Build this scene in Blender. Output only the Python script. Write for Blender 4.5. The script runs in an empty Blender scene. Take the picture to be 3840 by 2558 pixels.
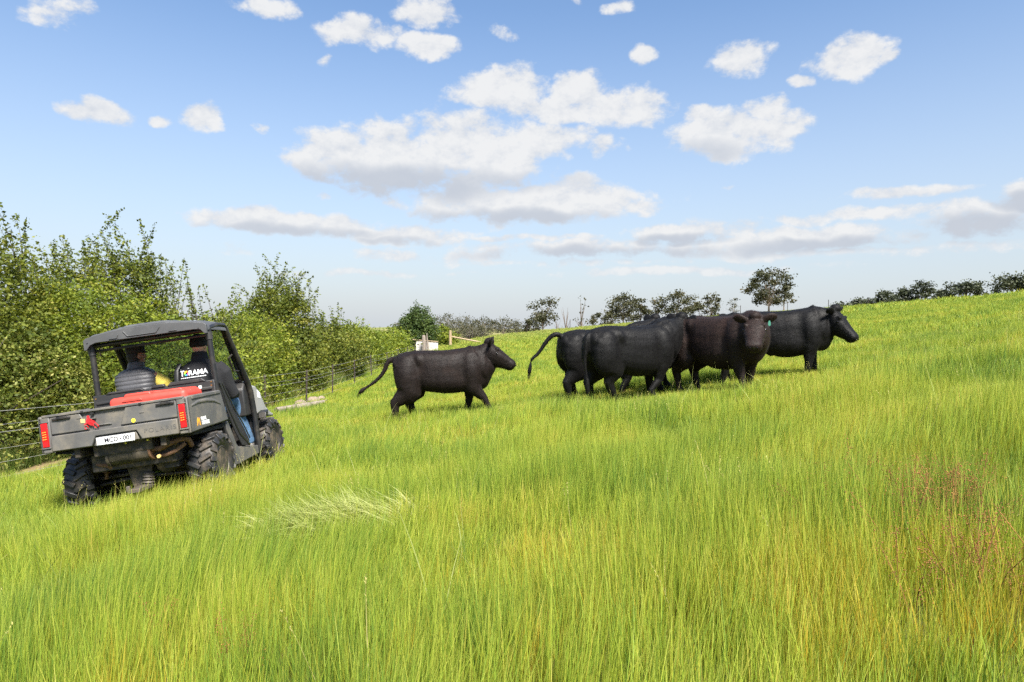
import bpy, math, random
import numpy as np
from mathutils import Matrix, Vector, Euler
from mathutils.bvhtree import BVHTree
R = math.radians
random.seed(7)
SC = bpy.context.scene
COL = SC.collection

# ---------------------------------------------------------------- camera
CAMZ = 1.30
cam_data = bpy.data.cameras.new('camera')
cam_data.lens = 24.0
cam_data.sensor_width = 36.0
cam_data.clip_start = 0.05
cam_data.clip_end = 6000.0
cam = bpy.data.objects.new('camera', cam_data)
COL.objects.link(cam)
cam.location = (0, 0, CAMZ)
cam.rotation_euler = (R(90 - 1.24), 0, 0)
SC.camera = cam

# ---------------------------------------------------------------- world, sun, exposure
SUN_EL, SUN_AZ = 53.0, 152.0          # compass degrees from +Y clockwise: behind the viewer and to the right
SKY_STRENGTH = 0.11
EXPOSURE = 1.35
SC.view_settings.view_transform = 'Standard'
SC.view_settings.look = 'None'
SC.view_settings.gamma = 1.0
SC.view_settings.exposure = EXPOSURE
SC.view_settings.use_curve_mapping = False
SC.render.engine = 'CYCLES'
SC.cycles.max_bounces = 5
SC.cycles.diffuse_bounces = 2
SC.cycles.glossy_bounces = 2
SC.cycles.transmission_bounces = 4
SC.cycles.transparent_max_bounces = 8
SC.cycles.volume_bounces = 0
SC.cycles.use_adaptive_sampling = True
SC.cycles.adaptive_threshold = 0.025
SC.cycles.use_denoising = False
SC.cycles.sample_clamp_indirect = 6.0

# az, el, half width, half height (degrees), weight
CLOUDS = [(-33.2, 20.8, 2.2, 1.36, 0.8), (-31.1, 14.8, 1.8, 1.04, 1), (-24.1, 15.4, 1.7, 1.1, 1), (-27.3, 15.0, 0.9, 0.48, 0.6), (-20.0, 23.5, 2.6, 0.85, 0.65), (-11.7, 22.5, 3.9, 1.44, 1.05), (-6.9, 22.0, 3.2, 1.04, 0.95), (-6.9, 24.3, 3.0, 1.24, 0.75), (-14.6, 20.5, 0.7, 0.46, 0.55), (-0.1, 23.1, 1.2, 0.67, 0.55), (8.7, 24.6, 1.6, 0.58, 0.8), (5.5, 25.0, 0.9, 0.35, 0.6), (10.8, 21.0, 1.4, 0.83, 0.85), (18.5, 20.1, 2.1, 1.5, 1.05), (26.2, 19.4, 2.6, 1.55, 1.05), (28.3, 19.0, 1.1, 0.62, 0.8), (23.1, 18.2, 0.8, 0.48, 0.75), (-1.0, 19.2, 4.0, 1.86, 0.95), (5.5, 18.9, 3.2, 1.54, 1), (9.1, 17.3, 4.1, 1.68, 0.95), (3.7, 17.5, 5.4, 1.11, 0.85), (18.0, 14.8, 4.9, 1.8, 1.05), (20.4, 16.5, 1.7, 1.06, 0.85), (15.7, 16.6, 1.7, 0.7, 0.7), (-15.3, 13.4, 3.1, 2.04, 1.05), (-9.3, 13.4, 7.0, 2.7, 1.1), (-3.5, 14.5, 6.8, 2.77, 1.1), (2.6, 15.0, 4.3, 1.68, 1), (7.7, 14.3, 1.6, 1.14, 0.8), (-6.4, 12.1, 8.2, 1.37, 0.9), (0.1, 10.1, 8.3, 1.54, 1.05), (6.6, 10.4, 5.4, 1.67, 1), (10.5, 9.9, 2.5, 0.9, 0.8), (-8.7, 9.7, 1.6, 0.42, 0.6), (-17.8, 8.1, 6.9, 0.91, 0.95), (-8.9, 7.5, 4.8, 0.81, 0.9), (-21.6, 5.9, 2.4, 0.67, 0.65), (-15.8, 10.2, 0.7, 0.34, 0.55), (15.0, 7.6, 5.4, 0.96, 0.95), (24.7, 6.7, 7.2, 0.98, 0.95), (34.3, 7.5, 4.2, 1.53, 1.1), (36.7, 8.8, 1.9, 1.19, 1.05), (28.4, 8.3, 7.0, 0.5, 0.8), (8.1, 6.4, 10.6, 0.78, 0.72), (26.2, 5.5, 9.7, 0.39, 0.65), (-4.6, 5.8, 7.9, 0.5, 0.55), (18.4, 6.5, 9.8, 1.02, 0.75), (17.2, 10.9, 0.9, 0.23, 0.55), (31.7, 5.4, 6.6, 0.43, 0.55), (-19.9, 15.1, 0.5, 0.38, 0.55), (2.0, 7.3, 5.0, 0.3, 0.6), (-12.0, 4.3, 7.0, 0.3, 0.5), (14.0, 4.4, 12.0, 0.35, 0.6), (30.0, 9.6, 5.0, 0.45, 0.75), (5.0, 5.2, 9.0, 0.3, 0.55)]
SHADED = [(-10.0, 11.5, 9.1, 1.44, 1), (-14.1, 12.0, 3.8, 1.21, 0.7), (-2.1, 12.0, 7.2, 0.9, 0.6), (0.1, 9.0, 8.7, 0.71, 0.8), (16.4, 13.7, 3.7, 0.85, 0.5), (-17.9, 7.5, 6.6, 0.51, 0.7), (-8.9, 7.0, 4.3, 0.42, 0.6), (13.7, 7.0, 4.5, 0.63, 1), (24.7, 6.1, 7.2, 0.65, 0.9), (34.3, 6.7, 4.2, 1.18, 1.1), (36.4, 8.3, 1.6, 0.97, 1.2), (8.1, 5.9, 10.6, 0.64, 0.8)]

world = bpy.data.worlds.new('World')
SC.world = world
world.use_nodes = True

class NT:
    """small helper to write node trees"""
    def __init__(s, tree):
        s.t = tree; s.n = tree.nodes; s.l = tree.links
    def new(s, typ, **kw):
        n = s.n.new(typ)
        for k, v in kw.items():
            setattr(n, k, v)
        return n
    def put(s, sock, v):
        if v is None: return
        if isinstance(v, bpy.types.NodeSocket): s.l.new(v, sock)
        else: sock.default_value = v
    def m(s, op, a, b=None, c=None, clamp=False):
        n = s.new('ShaderNodeMath', operation=op, use_clamp=clamp)
        s.put(n.inputs[0], a); s.put(n.inputs[1], b); s.put(n.inputs[2], c)
        return n.outputs[0]
    def v(s, op, a, b=None):
        n = s.new('ShaderNodeVectorMath', operation=op)
        s.put(n.inputs[0], a)
        if b is not None:
            if op == 'SCALE': s.put(n.inputs['Scale'], b)
            else: s.put(n.inputs[1], b)
        return n.outputs['Value'] if op in ('DOT_PRODUCT', 'LENGTH') else n.outputs[0]
    def noise(s, vec, scale, detail=4.0, rough=0.5, dist=0.0):
        n = s.new('ShaderNodeTexNoise')
        s.put(n.inputs['Vector'], vec)
        n.inputs['Scale'].default_value = scale
        n.inputs['Detail'].default_value = detail
        n.inputs['Roughness'].default_value = rough
        n.inputs['Distortion'].default_value = dist
        return n.outputs['Fac']
    def ramp(s, fac, a, b, lo=0.0, hi=1.0, smooth=True):
        n = s.new('ShaderNodeMapRange', interpolation_type='SMOOTHSTEP' if smooth else 'LINEAR')
        s.put(n.inputs['Value'], fac)
        n.inputs['From Min'].default_value = a; n.inputs['From Max'].default_value = b
        n.inputs['To Min'].default_value = lo; n.inputs['To Max'].default_value = hi
        return n.outputs[0]
    def mix(s, fac, a, b, mode='MIX'):
        n = s.new('ShaderNodeMix', data_type='RGBA', blend_type=mode)
        s.put(n.inputs[0], fac)
        for i, c in ((6, a), (7, b)):
            if isinstance(c, (tuple, list)): c = (*c[:3], 1.0)
            s.put(n.inputs[i], c)
        return n.outputs[2]
    def cr(s, fac, stops):
        n = s.new('ShaderNodeValToRGB')
        e = n.color_ramp.elements
        while len(e) < len(stops): e.new(0.5)
        for i, (p, c) in enumerate(stops):
            e[i].position = p; e[i].color = (*c[:3], 1.0)
        s.put(n.inputs[0], fac)
        return n.outputs[0]

def build_world():
    w = NT(world.node_tree)
    w.n.clear()
    sky = w.new('ShaderNodeTexSky', sky_type='NISHITA')
    sky.sun_disc = False
    sky.sun_elevation = R(SUN_EL)
    sky.sun_rotation = R(SUN_AZ)
    sky.altitude = 600
    sky.air_density = 1.0
    sky.dust_density = 1.2
    sky.ozone_density = 2.0
    tc = w.new('ShaderNodeTexCoord').outputs['Generated']
    nrm = w.v('NORMALIZE', tc)
    sep = w.new('ShaderNodeSeparateXYZ'); w.put(sep.inputs[0], nrm)
    x, y, z = sep.outputs
    az = w.m('MULTIPLY', w.m('ARCTAN2', x, y), 180 / math.pi)
    el = w.m('MULTIPLY', w.m('ARCSINE', z), 180 / math.pi)
    hs = w.new('ShaderNodeHueSaturation')
    hs.inputs['Hue'].default_value = 0.499
    hs.inputs['Saturation'].default_value = SKY_SAT
    hs.inputs['Value'].default_value = SKY_VAL
    w.put(hs.inputs['Color'], sky.outputs[0])
    hz = w.m('POWER', w.ramp(el, 0, 25, 1, 0, smooth=False), 1.3)
    # the air pales towards the skyline
    clear = w.mix(w.m('MULTIPLY', hz, 0.97), hs.outputs[0], tuple(c * HAZE_GAIN for c in HAZE_COL))
    sv = w.v('MULTIPLY', nrm, (1, 1, 1.5))

    def group(name, ins, outs, fill):
        g = bpy.data.node_groups.new(name, 'ShaderNodeTree')
        for n_, t_ in ins: g.interface.new_socket(n_, in_out='INPUT', socket_type=t_)
        for n_, t_ in outs: g.interface.new_socket(n_, in_out='OUTPUT', socket_type=t_)
        gi = g.nodes.new('NodeGroupInput'); go = g.nodes.new('NodeGroupOutput')
        k = NT(g)
        k.put(go.inputs[0], fill(k, gi.outputs))
        return g
    def use(g, *vals):
        n_ = w.new('ShaderNodeGroup', node_tree=g)
        for sock, v_ in zip(n_.inputs, vals): w.put(sock, v_)
        return n_.outputs[0]
    F, V3, CO = 'NodeSocketFloat', 'NodeSocketVector', 'NodeSocketColor'
    def fill_blob(k, i):
        q = k.v('MULTIPLY', k.v('SUBTRACT', i[0], i[1]), i[2])
        return k.m('MAXIMUM', i[4], k.m('MULTIPLY_ADD', k.v('DOT_PRODUCT', q, q), k.m('MULTIPLY', i[3], -1.0), i[3]))
    g_blob = group('cloud_puff', [('p', V3), ('c', V3), ('s', V3), ('w', F), ('acc', F)], [('acc', F)], fill_blob)
    def fill_cloud(k, i):
        body, shade, n1, n2, elv, clear_ = i[:6]
        dens = k.m('MULTIPLY_ADD', k.m('SUBTRACT', n1, 0.5), 3.0, k.m('MINIMUM', body, 0.95))
        alpha = k.ramp(dens, 0.05, 0.72)
        alpha = k.m('MULTIPLY', k.m('MULTIPLY', alpha, k.ramp(elv, 1.0, 7.0, 0.45, 1.0)), 0.96)
        lit = k.m('MULTIPLY_ADD', k.m('SUBTRACT', n1, n2), 2.6, 0.62)
        lit = k.m('MULTIPLY_ADD', k.ramp(dens, 0.2, 1.3), 0.3, lit, clamp=True)
        ccol = k.mix(lit, (0.70, 0.74, 0.81), (0.93, 0.935, 0.94))
        under = k.ramp(k.m('MULTIPLY_ADD', k.m('SUBTRACT', n1, 0.5), 1.3, shade), -0.1, 0.9)
        ccol = k.mix(k.m('MULTIPLY', under, 0.85), ccol, (0.56, 0.61, 0.70))
        return k.mix(alpha, clear_, k.v('SCALE', ccol, CLOUD_GAIN))
    g_cloud = group('cloud_cover', [('body', F), ('shade', F), ('n1', F), ('n2', F), ('el', F), ('clear', CO)], [('col', CO)], fill_cloud)

    def closure(body, shade, n1, n2):
        """sky and cloud for one stretch of the sky"""
        bg = w.new('ShaderNodeBackground')
        bg.inputs['Strength'].default_value = SKY_STRENGTH
        w.put(bg.inputs['Color'], use(g_cloud, body, shade, n1, n2, el, clear))
        return bg.outputs[0]
    def choose(fac, a, b):
        m = w.new('ShaderNodeMixShader')
        w.put(m.inputs[0], fac); w.l.new(a, m.inputs[1]); w.l.new(b, m.inputs[2])
        return m.outputs[0]

    # the banks of cloud ahead, listed above
    warp = w.new('ShaderNodeTexNoise')
    w.put(warp.inputs['Vector'], nrm)
    warp.inputs['Scale'].default_value = 16; warp.inputs['Detail'].default_value = 3
    wv = w.v('MULTIPLY', w.v('SUBTRACT', warp.outputs['Color'], (0.5, 0.5, 0.5)), (4.2, 1.7, 0))
    cmb = w.new('ShaderNodeCombineXYZ'); w.put(cmb.inputs[0], az); w.put(cmb.inputs[1], el)
    p = w.v('ADD', cmb.outputs[0], wv)
    n1 = w.noise(sv, 18, 8, 0.63)
    n2 = w.noise(w.v('ADD', sv, (-0.008, -0.002, 0.018)), 18, 6, 0.63)
    def field(blobs, a0, a1, e0, e1):
        acc = -3.0
        for a, e, rx, ry, wt in blobs:
            mx, my = rx * 1.24 * 1.5 + 2.2, ry * 1.24 * 1.5 + 0.9
            if a + mx < a0 or a - mx > a1 or e + my < e0 or e - my > e1: continue
            k_ = 1.24 if rx > 4.5 else 1.10
            acc = use(g_blob, p, (a, e, 0), (1 / (rx * k_), 1 / (ry * k_), 0), wt, acc)
        return acc
    azs = [-48, -18, -4, 10, 48]; els = [0, 9.5, 31]
    cols = []
    for i in range(len(azs) - 1):
        cells = []
        for j in range(len(els) - 1):
            box = (azs[i], azs[i + 1], els[j], els[j + 1])
            cells.append(closure(field(CLOUDS, *box), field(SHADED, *box), n1, n2))
        c = cells[0]
        for j in range(1, len(cells)):
            c = choose(w.m('GREATER_THAN', el, els[j]), c, cells[j])
        cols.append(c)
    def tree(lo, hi):
        if hi - lo == 1: return cols[lo]
        mid = (lo + hi) // 2
        return choose(w.m('GREATER_THAN', az, azs[mid]), tree(lo, mid), tree(mid, hi))
    ahead = tree(0, len(cols))
    # scattered clouds of the same kind over the rest of the sky
    zc = w.m('MAXIMUM', w.m('ADD', z, 0.08), 0.05)
    cz = w.new('ShaderNodeCombineXYZ')
    w.put(cz.inputs[0], w.m('DIVIDE', x, zc)); w.put(cz.inputs[1], w.m('DIVIDE', y, zc))
    away = w.ramp(w.m('MAXIMUM', w.m('SUBTRACT', w.m('ABSOLUTE', az), 46), w.m('SUBTRACT', el, 29)), 0, 6, -3.0, 0.0)
    rest = w.m('ADD', w.m('MULTIPLY_ADD', w.noise(cz.outputs[0], 0.9, 3, 0.5), 5.0, -2.75), away)
    nr = w.noise(sv, 17, 4, 0.6)
    around = closure(rest, -1.0, nr, nr)
    inside = w.m('MULTIPLY', w.m('LESS_THAN', w.m('ABSOLUTE', az), 46), w.m('MULTIPLY', w.m('LESS_THAN', el, 29), w.m('GREATER_THAN', el, 0.5)))
    out = w.new('ShaderNodeOutputWorld')
    w.l.new(choose(inside, around, ahead), out.inputs[0])
HAZE_COL = (0.79, 0.845, 0.905)
CLOUD_GAIN, HAZE_GAIN, SKY_SAT, SKY_VAL = 3.4, 2.85, 1.04, 0.78
build_world()
world.cycles.sampling_method = 'MANUAL'
world.cycles.sample_map_resolution = 256

sun_data = bpy.data.lights.new('sun', 'SUN')
sun_data.energy = 5.0
sun_data.angle = R(14)
sun_data.color = (1.0, 0.955, 0.88)
sun = bpy.data.objects.new('sun', sun_data)
COL.objects.link(sun)
_d = Vector((math.sin(R(SUN_AZ)) * math.cos(R(SUN_EL)), math.cos(R(SUN_AZ)) * math.cos(R(SUN_EL)), math.sin(R(SUN_EL))))
sun.rotation_euler = _d.to_track_quat('Z', 'Y').to_euler()

# ---------------------------------------------------------------- helpers
def tag(o, label=None, cat=None, group=None, kind=None):
    if label: o['label'] = label
    if cat: o['category'] = cat
    if group: o['group'] = group
    if kind: o['kind'] = kind
    return o

def empty(name, loc=(0, 0, 0), rz=0.0):
    o = bpy.data.objects.new(name, None)
    COL.objects.link(o)
    o.location = loc; o.rotation_euler = (0, 0, rz)
    o.empty_display_size = 0.2
    return o

def link(name, me, mat=None, parent=None):
    o = bpy.data.objects.new(name, me)
    COL.objects.link(o)
    if mat is not None and not me.materials:
        me.materials.append(mat)
    if parent is not None:
        o.parent = parent
    return o

def np_mesh(name, verts, faces_flat, loop_totals):
    me = bpy.data.meshes.new(name)
    n = len(verts)
    me.vertices.add(n)
    me.vertices.foreach_set('co', np.asarray(verts, dtype=np.float32).ravel())
    lt = np.asarray(loop_totals, dtype=np.int32)
    fl = np.asarray(faces_flat, dtype=np.int32)
    me.loops.add(len(fl))
    me.loops.foreach_set('vertex_index', fl)
    me.polygons.add(len(lt))
    st = np.concatenate([[0], np.cumsum(lt)[:-1]]).astype(np.int32)
    me.polygons.foreach_set('loop_start', st)
    me.polygons.foreach_set('loop_total', lt)
    me.update(calc_edges=True)
    me.validate()
    return me

def fattr(me, name, vals, dom='POINT'):
    a = me.attributes.new(name, 'FLOAT', dom)
    a.data.foreach_set('value', np.asarray(vals, dtype=np.float32))

class MB:
    """collects geometry for one mesh"""
    def __init__(s):
        s.v = []; s.f = []
    def add(s, vs, fs):
        o = len(s.v)
        s.v += [tuple(p) for p in vs]
        s.f += [tuple(o + i for i in f) for f in fs]
    def box(s, x0, x1, y0, y1, z0, z1, M=None):
        vs = [(x, y, z) for z in (z0, z1) for y in (y0, y1) for x in (x0, x1)]
        if M is not None: vs = [M @ Vector(p) for p in vs]
        s.add(vs, [(0, 2, 3, 1), (4, 5, 7, 6), (0, 1, 5, 4), (2, 6, 7, 3), (0, 4, 6, 2), (1, 3, 7, 5)])
    def prism(s, pts, axis, a, b):
        """polygon in the two other axes extruded along axis from a to b"""
        n = len(pts)
        def mk(p, t):
            return {0: (t, p[0], p[1]), 1: (p[0], t, p[1]), 2: (p[0], p[1], t)}[axis]
        vs = [mk(p, a) for p in pts] + [mk(p, b) for p in pts]
        fs = [tuple(range(n - 1, -1, -1)), tuple(range(n, 2 * n))]
        fs += [(i, (i + 1) % n, n + (i + 1) % n, n + i) for i in range(n)]
        s.add(vs, fs)
    def loft(s, rings, cap=True):
        n = len(rings[0])
        vs = [p for r in rings for p in r]
        fs = []
        for k in range(len(rings) - 1):
            for i in range(n):
                j = (i + 1) % n
                fs.append((k * n + i, k * n + j, (k + 1) * n + j, (k + 1) * n + i))
        if cap:
            fs.append(tuple(range(n - 1, -1, -1)))
            fs.append(tuple((len(rings) - 1) * n + i for i in range(n)))
        s.add(vs, fs)
    def tube(s, path, rad, n=8, flat=1.0, side=None):
        """round tube along a path; rad one number or a list of numbers or (a, b) pairs"""
        P = [Vector(p) for p in path]
        if not isinstance(rad, (list, tuple)): rad = [rad] * len(P)
        rings = []; prev = None
        for k, p in enumerate(P):
            t = (P[min(k + 1, len(P) - 1)] - P[max(k - 1, 0)]).normalized()
            if prev is None:
                ref = Vector(side) if side is not None else (Vector((1, 0, 0)) if abs(t.x) < 0.8 else Vector((0, 1, 0)))
            else:
                ref = prev
            u = (ref - t * ref.dot(t)).normalized(); prev = u
            w = t.cross(u)
            r = rad[k]
            ra, rb = r if isinstance(r, (list, tuple)) else (r, r * flat)
            rings.append([p + u * (ra * math.cos(2 * math.pi * i / n)) + w * (rb * math.sin(2 * math.pi * i / n)) for i in range(n)])
        s.loft(rings)
    def ell(s, c, r, M=None, nu=14, nv=9):
        c = Vector(c); vs = []; fs = []
        rings = []
        for j in range(1, nv):
            th = math.pi * j / nv
            rings.append([Vector((r[0] * math.sin(th) * math.cos(2 * math.pi * i / nu), r[1] * math.sin(th) * math.sin(2 * math.pi * i / nu), -r[2] * math.cos(th))) for i in range(nu)])
        vs = [q for ring in rings for q in ring] + [Vector((0, 0, -r[2])), Vector((0, 0, r[2]))]
        if M is not None: vs = [M @ q for q in vs]
        vs = [c + q for q in vs]
        for k in range(nv - 2):
            for i in range(nu):
                j = (i + 1) % nu
                fs.append((k * nu + i, k * nu + j, (k + 1) * nu + j, (k + 1) * nu + i))
        b, t = len(vs) - 2, len(vs) - 1
        for i in range(nu):
            j = (i + 1) % nu
            fs.append((b, j, i)); fs.append((t, (nv - 2) * nu + i, (nv - 2) * nu + j))
        s.add(vs, fs)
    def lathe(s, prof, c, axis, n=24):
        """profile (along, radius) turned about an axis through c"""
        a = Vector(axis).normalized()
        u = a.orthogonal().normalized(); w = a.cross(u); c = Vector(c)
        rings = [[c + a * h + (u * math.cos(2 * math.pi * i / n) + w * math.sin(2 * math.pi * i / n)) * r for i in range(n)] for h, r in prof]
        s.loft(rings)
    def mesh(s, name='mesh'):
        me = bpy.data.meshes.new(name)
        me.from_pydata([tuple(p) for p in s.v], [], s.f)
        me.update()
        return me
    def build(s, name, mat, parent=None, bevel=0.0, smooth=40, seg=2):
        me = s.mesh(name)
        import bmesh
        bm = bmesh.new(); bm.from_mesh(me)
        bmesh.ops.recalc_face_normals(bm, faces=bm.faces)
        bm.to_mesh(me); bm.free()
        if smooth:
            me.polygons.foreach_set('use_smooth', [True] * len(me.polygons))
            me.set_sharp_from_angle(angle=R(smooth))
        o = link(name, me, mat, parent)
        if bevel:
            b = o.modifiers.new('bevel', 'BEVEL')
            b.width = bevel; b.segments = seg; b.limit_method = 'ANGLE'; b.angle_limit = R(35)
            b.harden_normals = False
        return o

def remeshed(mb, name, voxel, smooth_iter=6, factor=0.5, weight=None, taubin=0):
    """fuse overlapping closed shapes into one continuous skin"""
    me = mb.mesh('tmp')
    import bmesh
    bm = bmesh.new(); bm.from_mesh(me)
    bmesh.ops.recalc_face_normals(bm, faces=bm.faces)
    bm.to_mesh(me); bm.free()
    o = bpy.data.objects.new('tmp', me); COL.objects.link(o)
    r = o.modifiers.new('r', 'REMESH'); r.mode = 'VOXEL'; r.voxel_size = voxel
    sm = o.modifiers.new('s', 'SMOOTH'); sm.factor = factor; sm.iterations = smooth_iter
    dg = bpy.context.evaluated_depsgraph_get()
    out = bpy.data.meshes.new_from_object(o.evaluated_get(dg))
    out.name = name
    bpy.data.objects.remove(o); bpy.data.meshes.remove(me)
    out.polygons.foreach_set('use_smooth', [True] * len(out.polygons))
    if taubin:
        n = len(out.vertices)
        co = np.empty(n * 3); out.vertices.foreach_get('co', co); co = co.reshape(-1, 3)
        ed = np.empty(len(out.edges) * 2, dtype=np.int32); out.edges.foreach_get('vertices', ed); ed = ed.reshape(-1, 2)
        i, j = np.concatenate([ed[:, 0], ed[:, 1]]), np.concatenate([ed[:, 1], ed[:, 0]])
        deg = np.bincount(i, minlength=n).astype(float)
        wt = weight(co) if weight else np.ones(n)
        for k in range(taubin):
            for lam in (0.6, -0.55):
                av = np.stack([np.bincount(i, weights=co[j, a], minlength=n) for a in range(3)], 1) / deg[:, None]
                co = co + (av - co) * (lam * wt)[:, None]
        out.vertices.foreach_set('co', co.ravel()); out.update()
    return out

def text_mesh(body, size, extrude=0.0, bold=0.0, align='CENTER', shear=0.0, spacing=1.0):
    c = bpy.data.curves.new('text', 'FONT')
    c.body = body; c.size = size; c.extrude = extrude; c.offset = bold
    c.align_x = align; c.align_y = 'CENTER'; c.shear = shear; c.space_character = spacing
    o = bpy.data.objects.new('text', c); COL.objects.link(o)
    dg = bpy.context.evaluated_depsgraph_get()
    me = bpy.data.meshes.new_from_object(o.evaluated_get(dg))
    bpy.data.objects.remove(o); bpy.data.curves.remove(c)
    return me

# ---------------------------------------------------------------- materials
def material(name):
    m = bpy.data.materials.new(name); m.use_nodes = True
    t = NT(m.node_tree); t.n.clear()
    out = t.new('ShaderNodeOutputMaterial')
    return m, t, out

def plain(name, col, rough=0.5, metal=0.0, spec=0.5, noise=None, bump=None, dirt=None, coords='Object', sheen=0.0):
    """principled paint with optional colour mottling (scale, amount), relief (scale, strength) and dust (colour, scale, amount)"""
    m, t, out = material(name)
    b = t.new('ShaderNodeBsdfPrincipled')
    b.inputs['Roughness'].default_value = rough
    b.inputs['Metallic'].default_value = metal
    b.inputs['Specular IOR Level'].default_value = spec
    if sheen:
        b.inputs['Sheen Weight'].default_value = sheen
        b.inputs['Sheen Roughness'].default_value = 0.4
    tc = t.new('ShaderNodeTexCoord').outputs[coords]
    c = None
    if noise:
        f = t.noise(tc, noise[0], 5, 0.6)
        k = noise[1]
        c = t.mix(t.ramp(f, 0.3, 0.7), tuple(q * (1 - k) for q in col), tuple(min(1, q * (1 + k)) for q in col))
    if dirt:
        f = t.noise(tc, dirt[1], 7, 0.65)
        f = t.m('MULTIPLY', t.ramp(f, 0.42, 0.72), dirt[2])
        c = t.mix(f, c if c is not None else col, dirt[0])
        t.put(b.inputs['Roughness'], t.m('MULTIPLY_ADD', f, 0.35, rough, clamp=True))
    t.put(b.inputs['Base Color'], c if c is not None else (*col, 1))
    if bump:
        bp = t.new('ShaderNodeBump'); bp.inputs['Strength'].default_value = bump[1]; bp.inputs['Distance'].default_value = 0.01
        t.put(bp.inputs['Height'], t.noise(tc, bump[0], 4, 0.6))
        t.l.new(bp.outputs[0], b.inputs['Normal'])
    t.l.new(b.outputs[0], out.inputs[0])
    return m

def leafy(name, stops, transl=0.35, rough=0.55, attr='tint', spec=0.25):
    """leaf material: colour from the per-leaf tint, light passes through"""
    m, t, out = material(name)
    a = t.new('ShaderNodeAttribute', attribute_name=attr).outputs['Fac']
    c = t.cr(a, stops)
    b = t.new('ShaderNodeBsdfPrincipled')
    b.inputs['Roughness'].default_value = rough
    b.inputs['Specular IOR Level'].default_value = spec
    t.put(b.inputs['Base Color'], c)
    tr = t.new('ShaderNodeBsdfTranslucent')
    t.put(tr.inputs['Color'], t.mix(1.0, c, (1.25, 1.2, 0.55), 'MULTIPLY'))
    mx = t.new('ShaderNodeMixShader'); mx.inputs[0].default_value = transl
    t.l.new(b.outputs[0], mx.inputs[1]); t.l.new(tr.outputs[0], mx.inputs[2])
    t.l.new(mx.outputs[0], out.inputs[0])
    return m

# ---------------------------------------------------------------- terrain
def sstep(a, b, x):
    u = np.clip((x - a) / (b - a), 0, 1)
    return u * u * (3 - 2 * u)

def terrain(x, y):
    """height of the paddock: falls to the left, rises to a crest about 130 m out, then drops away"""
    x = np.asarray(x, dtype=np.float64); y = np.asarray(y, dtype=np.float64)
    yy = np.maximum(y, 1.0)
    plane = -1.24 + 0.125 * np.clip(x, -14, 40) - 0.02 * np.clip(y, -20, 400)
    t = np.clip(x / np.maximum(yy, 20), -0.9, 1.3)
    far = yy * (-0.0125 + 0.0975 * t - 0.039 * t * t)
    w = sstep(10, 130, y)
    h = plane * (1 - w) + far * w
    over = np.maximum(y - 130, 0)
    h = h - 0.0011 * np.minimum(over, 90) ** 2 - 0.2 * np.maximum(over - 90, 0) * sstep(0, 120, over) * 0.5
    h = np.maximum(h, -34)
    h = h - 0.14 * sstep(8.5, 12, y) * (1 - sstep(20, 50, y))
    # gentle humps
    h = h + 0.05 * np.sin(x * 0.9 + 1.3) * np.sin(y * 0.7 + 0.4) * sstep(2, 8, y) * (1 - sstep(30, 60, y)) * sstep(0.0, 2.5, np.abs(x + 3.8))
    return h + CAMZ

def ground_mesh():
    # rows get longer with distance; columns follow
    ys = np.concatenate([np.arange(-12, 20, 0.5), np.arange(20, 60, 1.5), np.arange(60, 260, 5), np.geomspace(260, 3000, 24)])
    xs = np.concatenate([-np.geomspace(40, 3000, 26)[::-1], np.arange(-39, 40, 1.0), np.geomspace(40, 3000, 26)])
    X, Y = np.meshgrid(xs, ys)
    Z = terrain(X, Y)
    V = np.stack([X, Y, Z], -1).reshape(-1, 3)
    nx, ny = len(xs), len(ys)
    i = (np.arange(ny - 1)[:, None] * nx + np.arange(nx - 1)[None, :]).ravel()
    F = np.stack([i, i + 1, i + nx + 1, i + nx], 1)
    me = np_mesh('ground', V, F.ravel(), np.full(len(F), 4))
    me.polygons.foreach_set('use_smooth', [True] * len(me.polygons))
    return me

def ground_material():
    m, t, out = material('paddock_soil')
    pos = t.new('ShaderNodeNewGeometry').outputs['Position']
    n1 = t.noise(pos, 0.25, 5, 0.6); n2 = t.noise(pos, 6, 5, 0.65)
    c = t.mix(t.ramp(n1, 0.35, 0.65), (0.060, 0.085, 0.018), (0.095, 0.105, 0.022))
    c = t.mix(t.ramp(n2, 0.45, 0.75), c, (0.13, 0.095, 0.045))
    sp = t.new('ShaderNodeSeparateXYZ'); t.put(sp.inputs[0], pos)
    # bare dry strip under the hedge
    bx = t.m('MULTIPLY_ADD', n1, 2.0, sp.outputs[0])
    bare = t.m('MULTIPLY', t.m('MULTIPLY', t.ramp(bx, -6.6, -7.4), t.ramp(bx, -9.6, -8.8)), t.ramp(sp.outputs[1], 34, 26))
    c = t.mix(t.m('MULTIPLY', bare, 0.8), c, (0.25, 0.17, 0.10))
    farm = t.ramp(sp.outputs[1], 60, 160)
    c = t.mix(t.m('MULTIPLY', farm, 0.7), c, (0.22, 0.21, 0.09))
    b = t.new('ShaderNodeBsdfPrincipled'); b.inputs['Roughness'].default_value = 0.95; b.inputs['Specular IOR Level'].default_value = 0.1
    t.put(b.inputs['Base Color'], c)
    bp = t.new('ShaderNodeBump'); bp.inputs['Strength'].default_value = 0.6; bp.inputs['Distance'].default_value = 0.04
    t.put(bp.inputs['Height'], n2); t.l.new(bp.outputs[0], b.inputs['Normal'])
    t.l.new(b.outputs[0], out.inputs[0])
    return m
ground = tag(link('ground', ground_mesh(), ground_material()), kind='structure')

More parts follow.
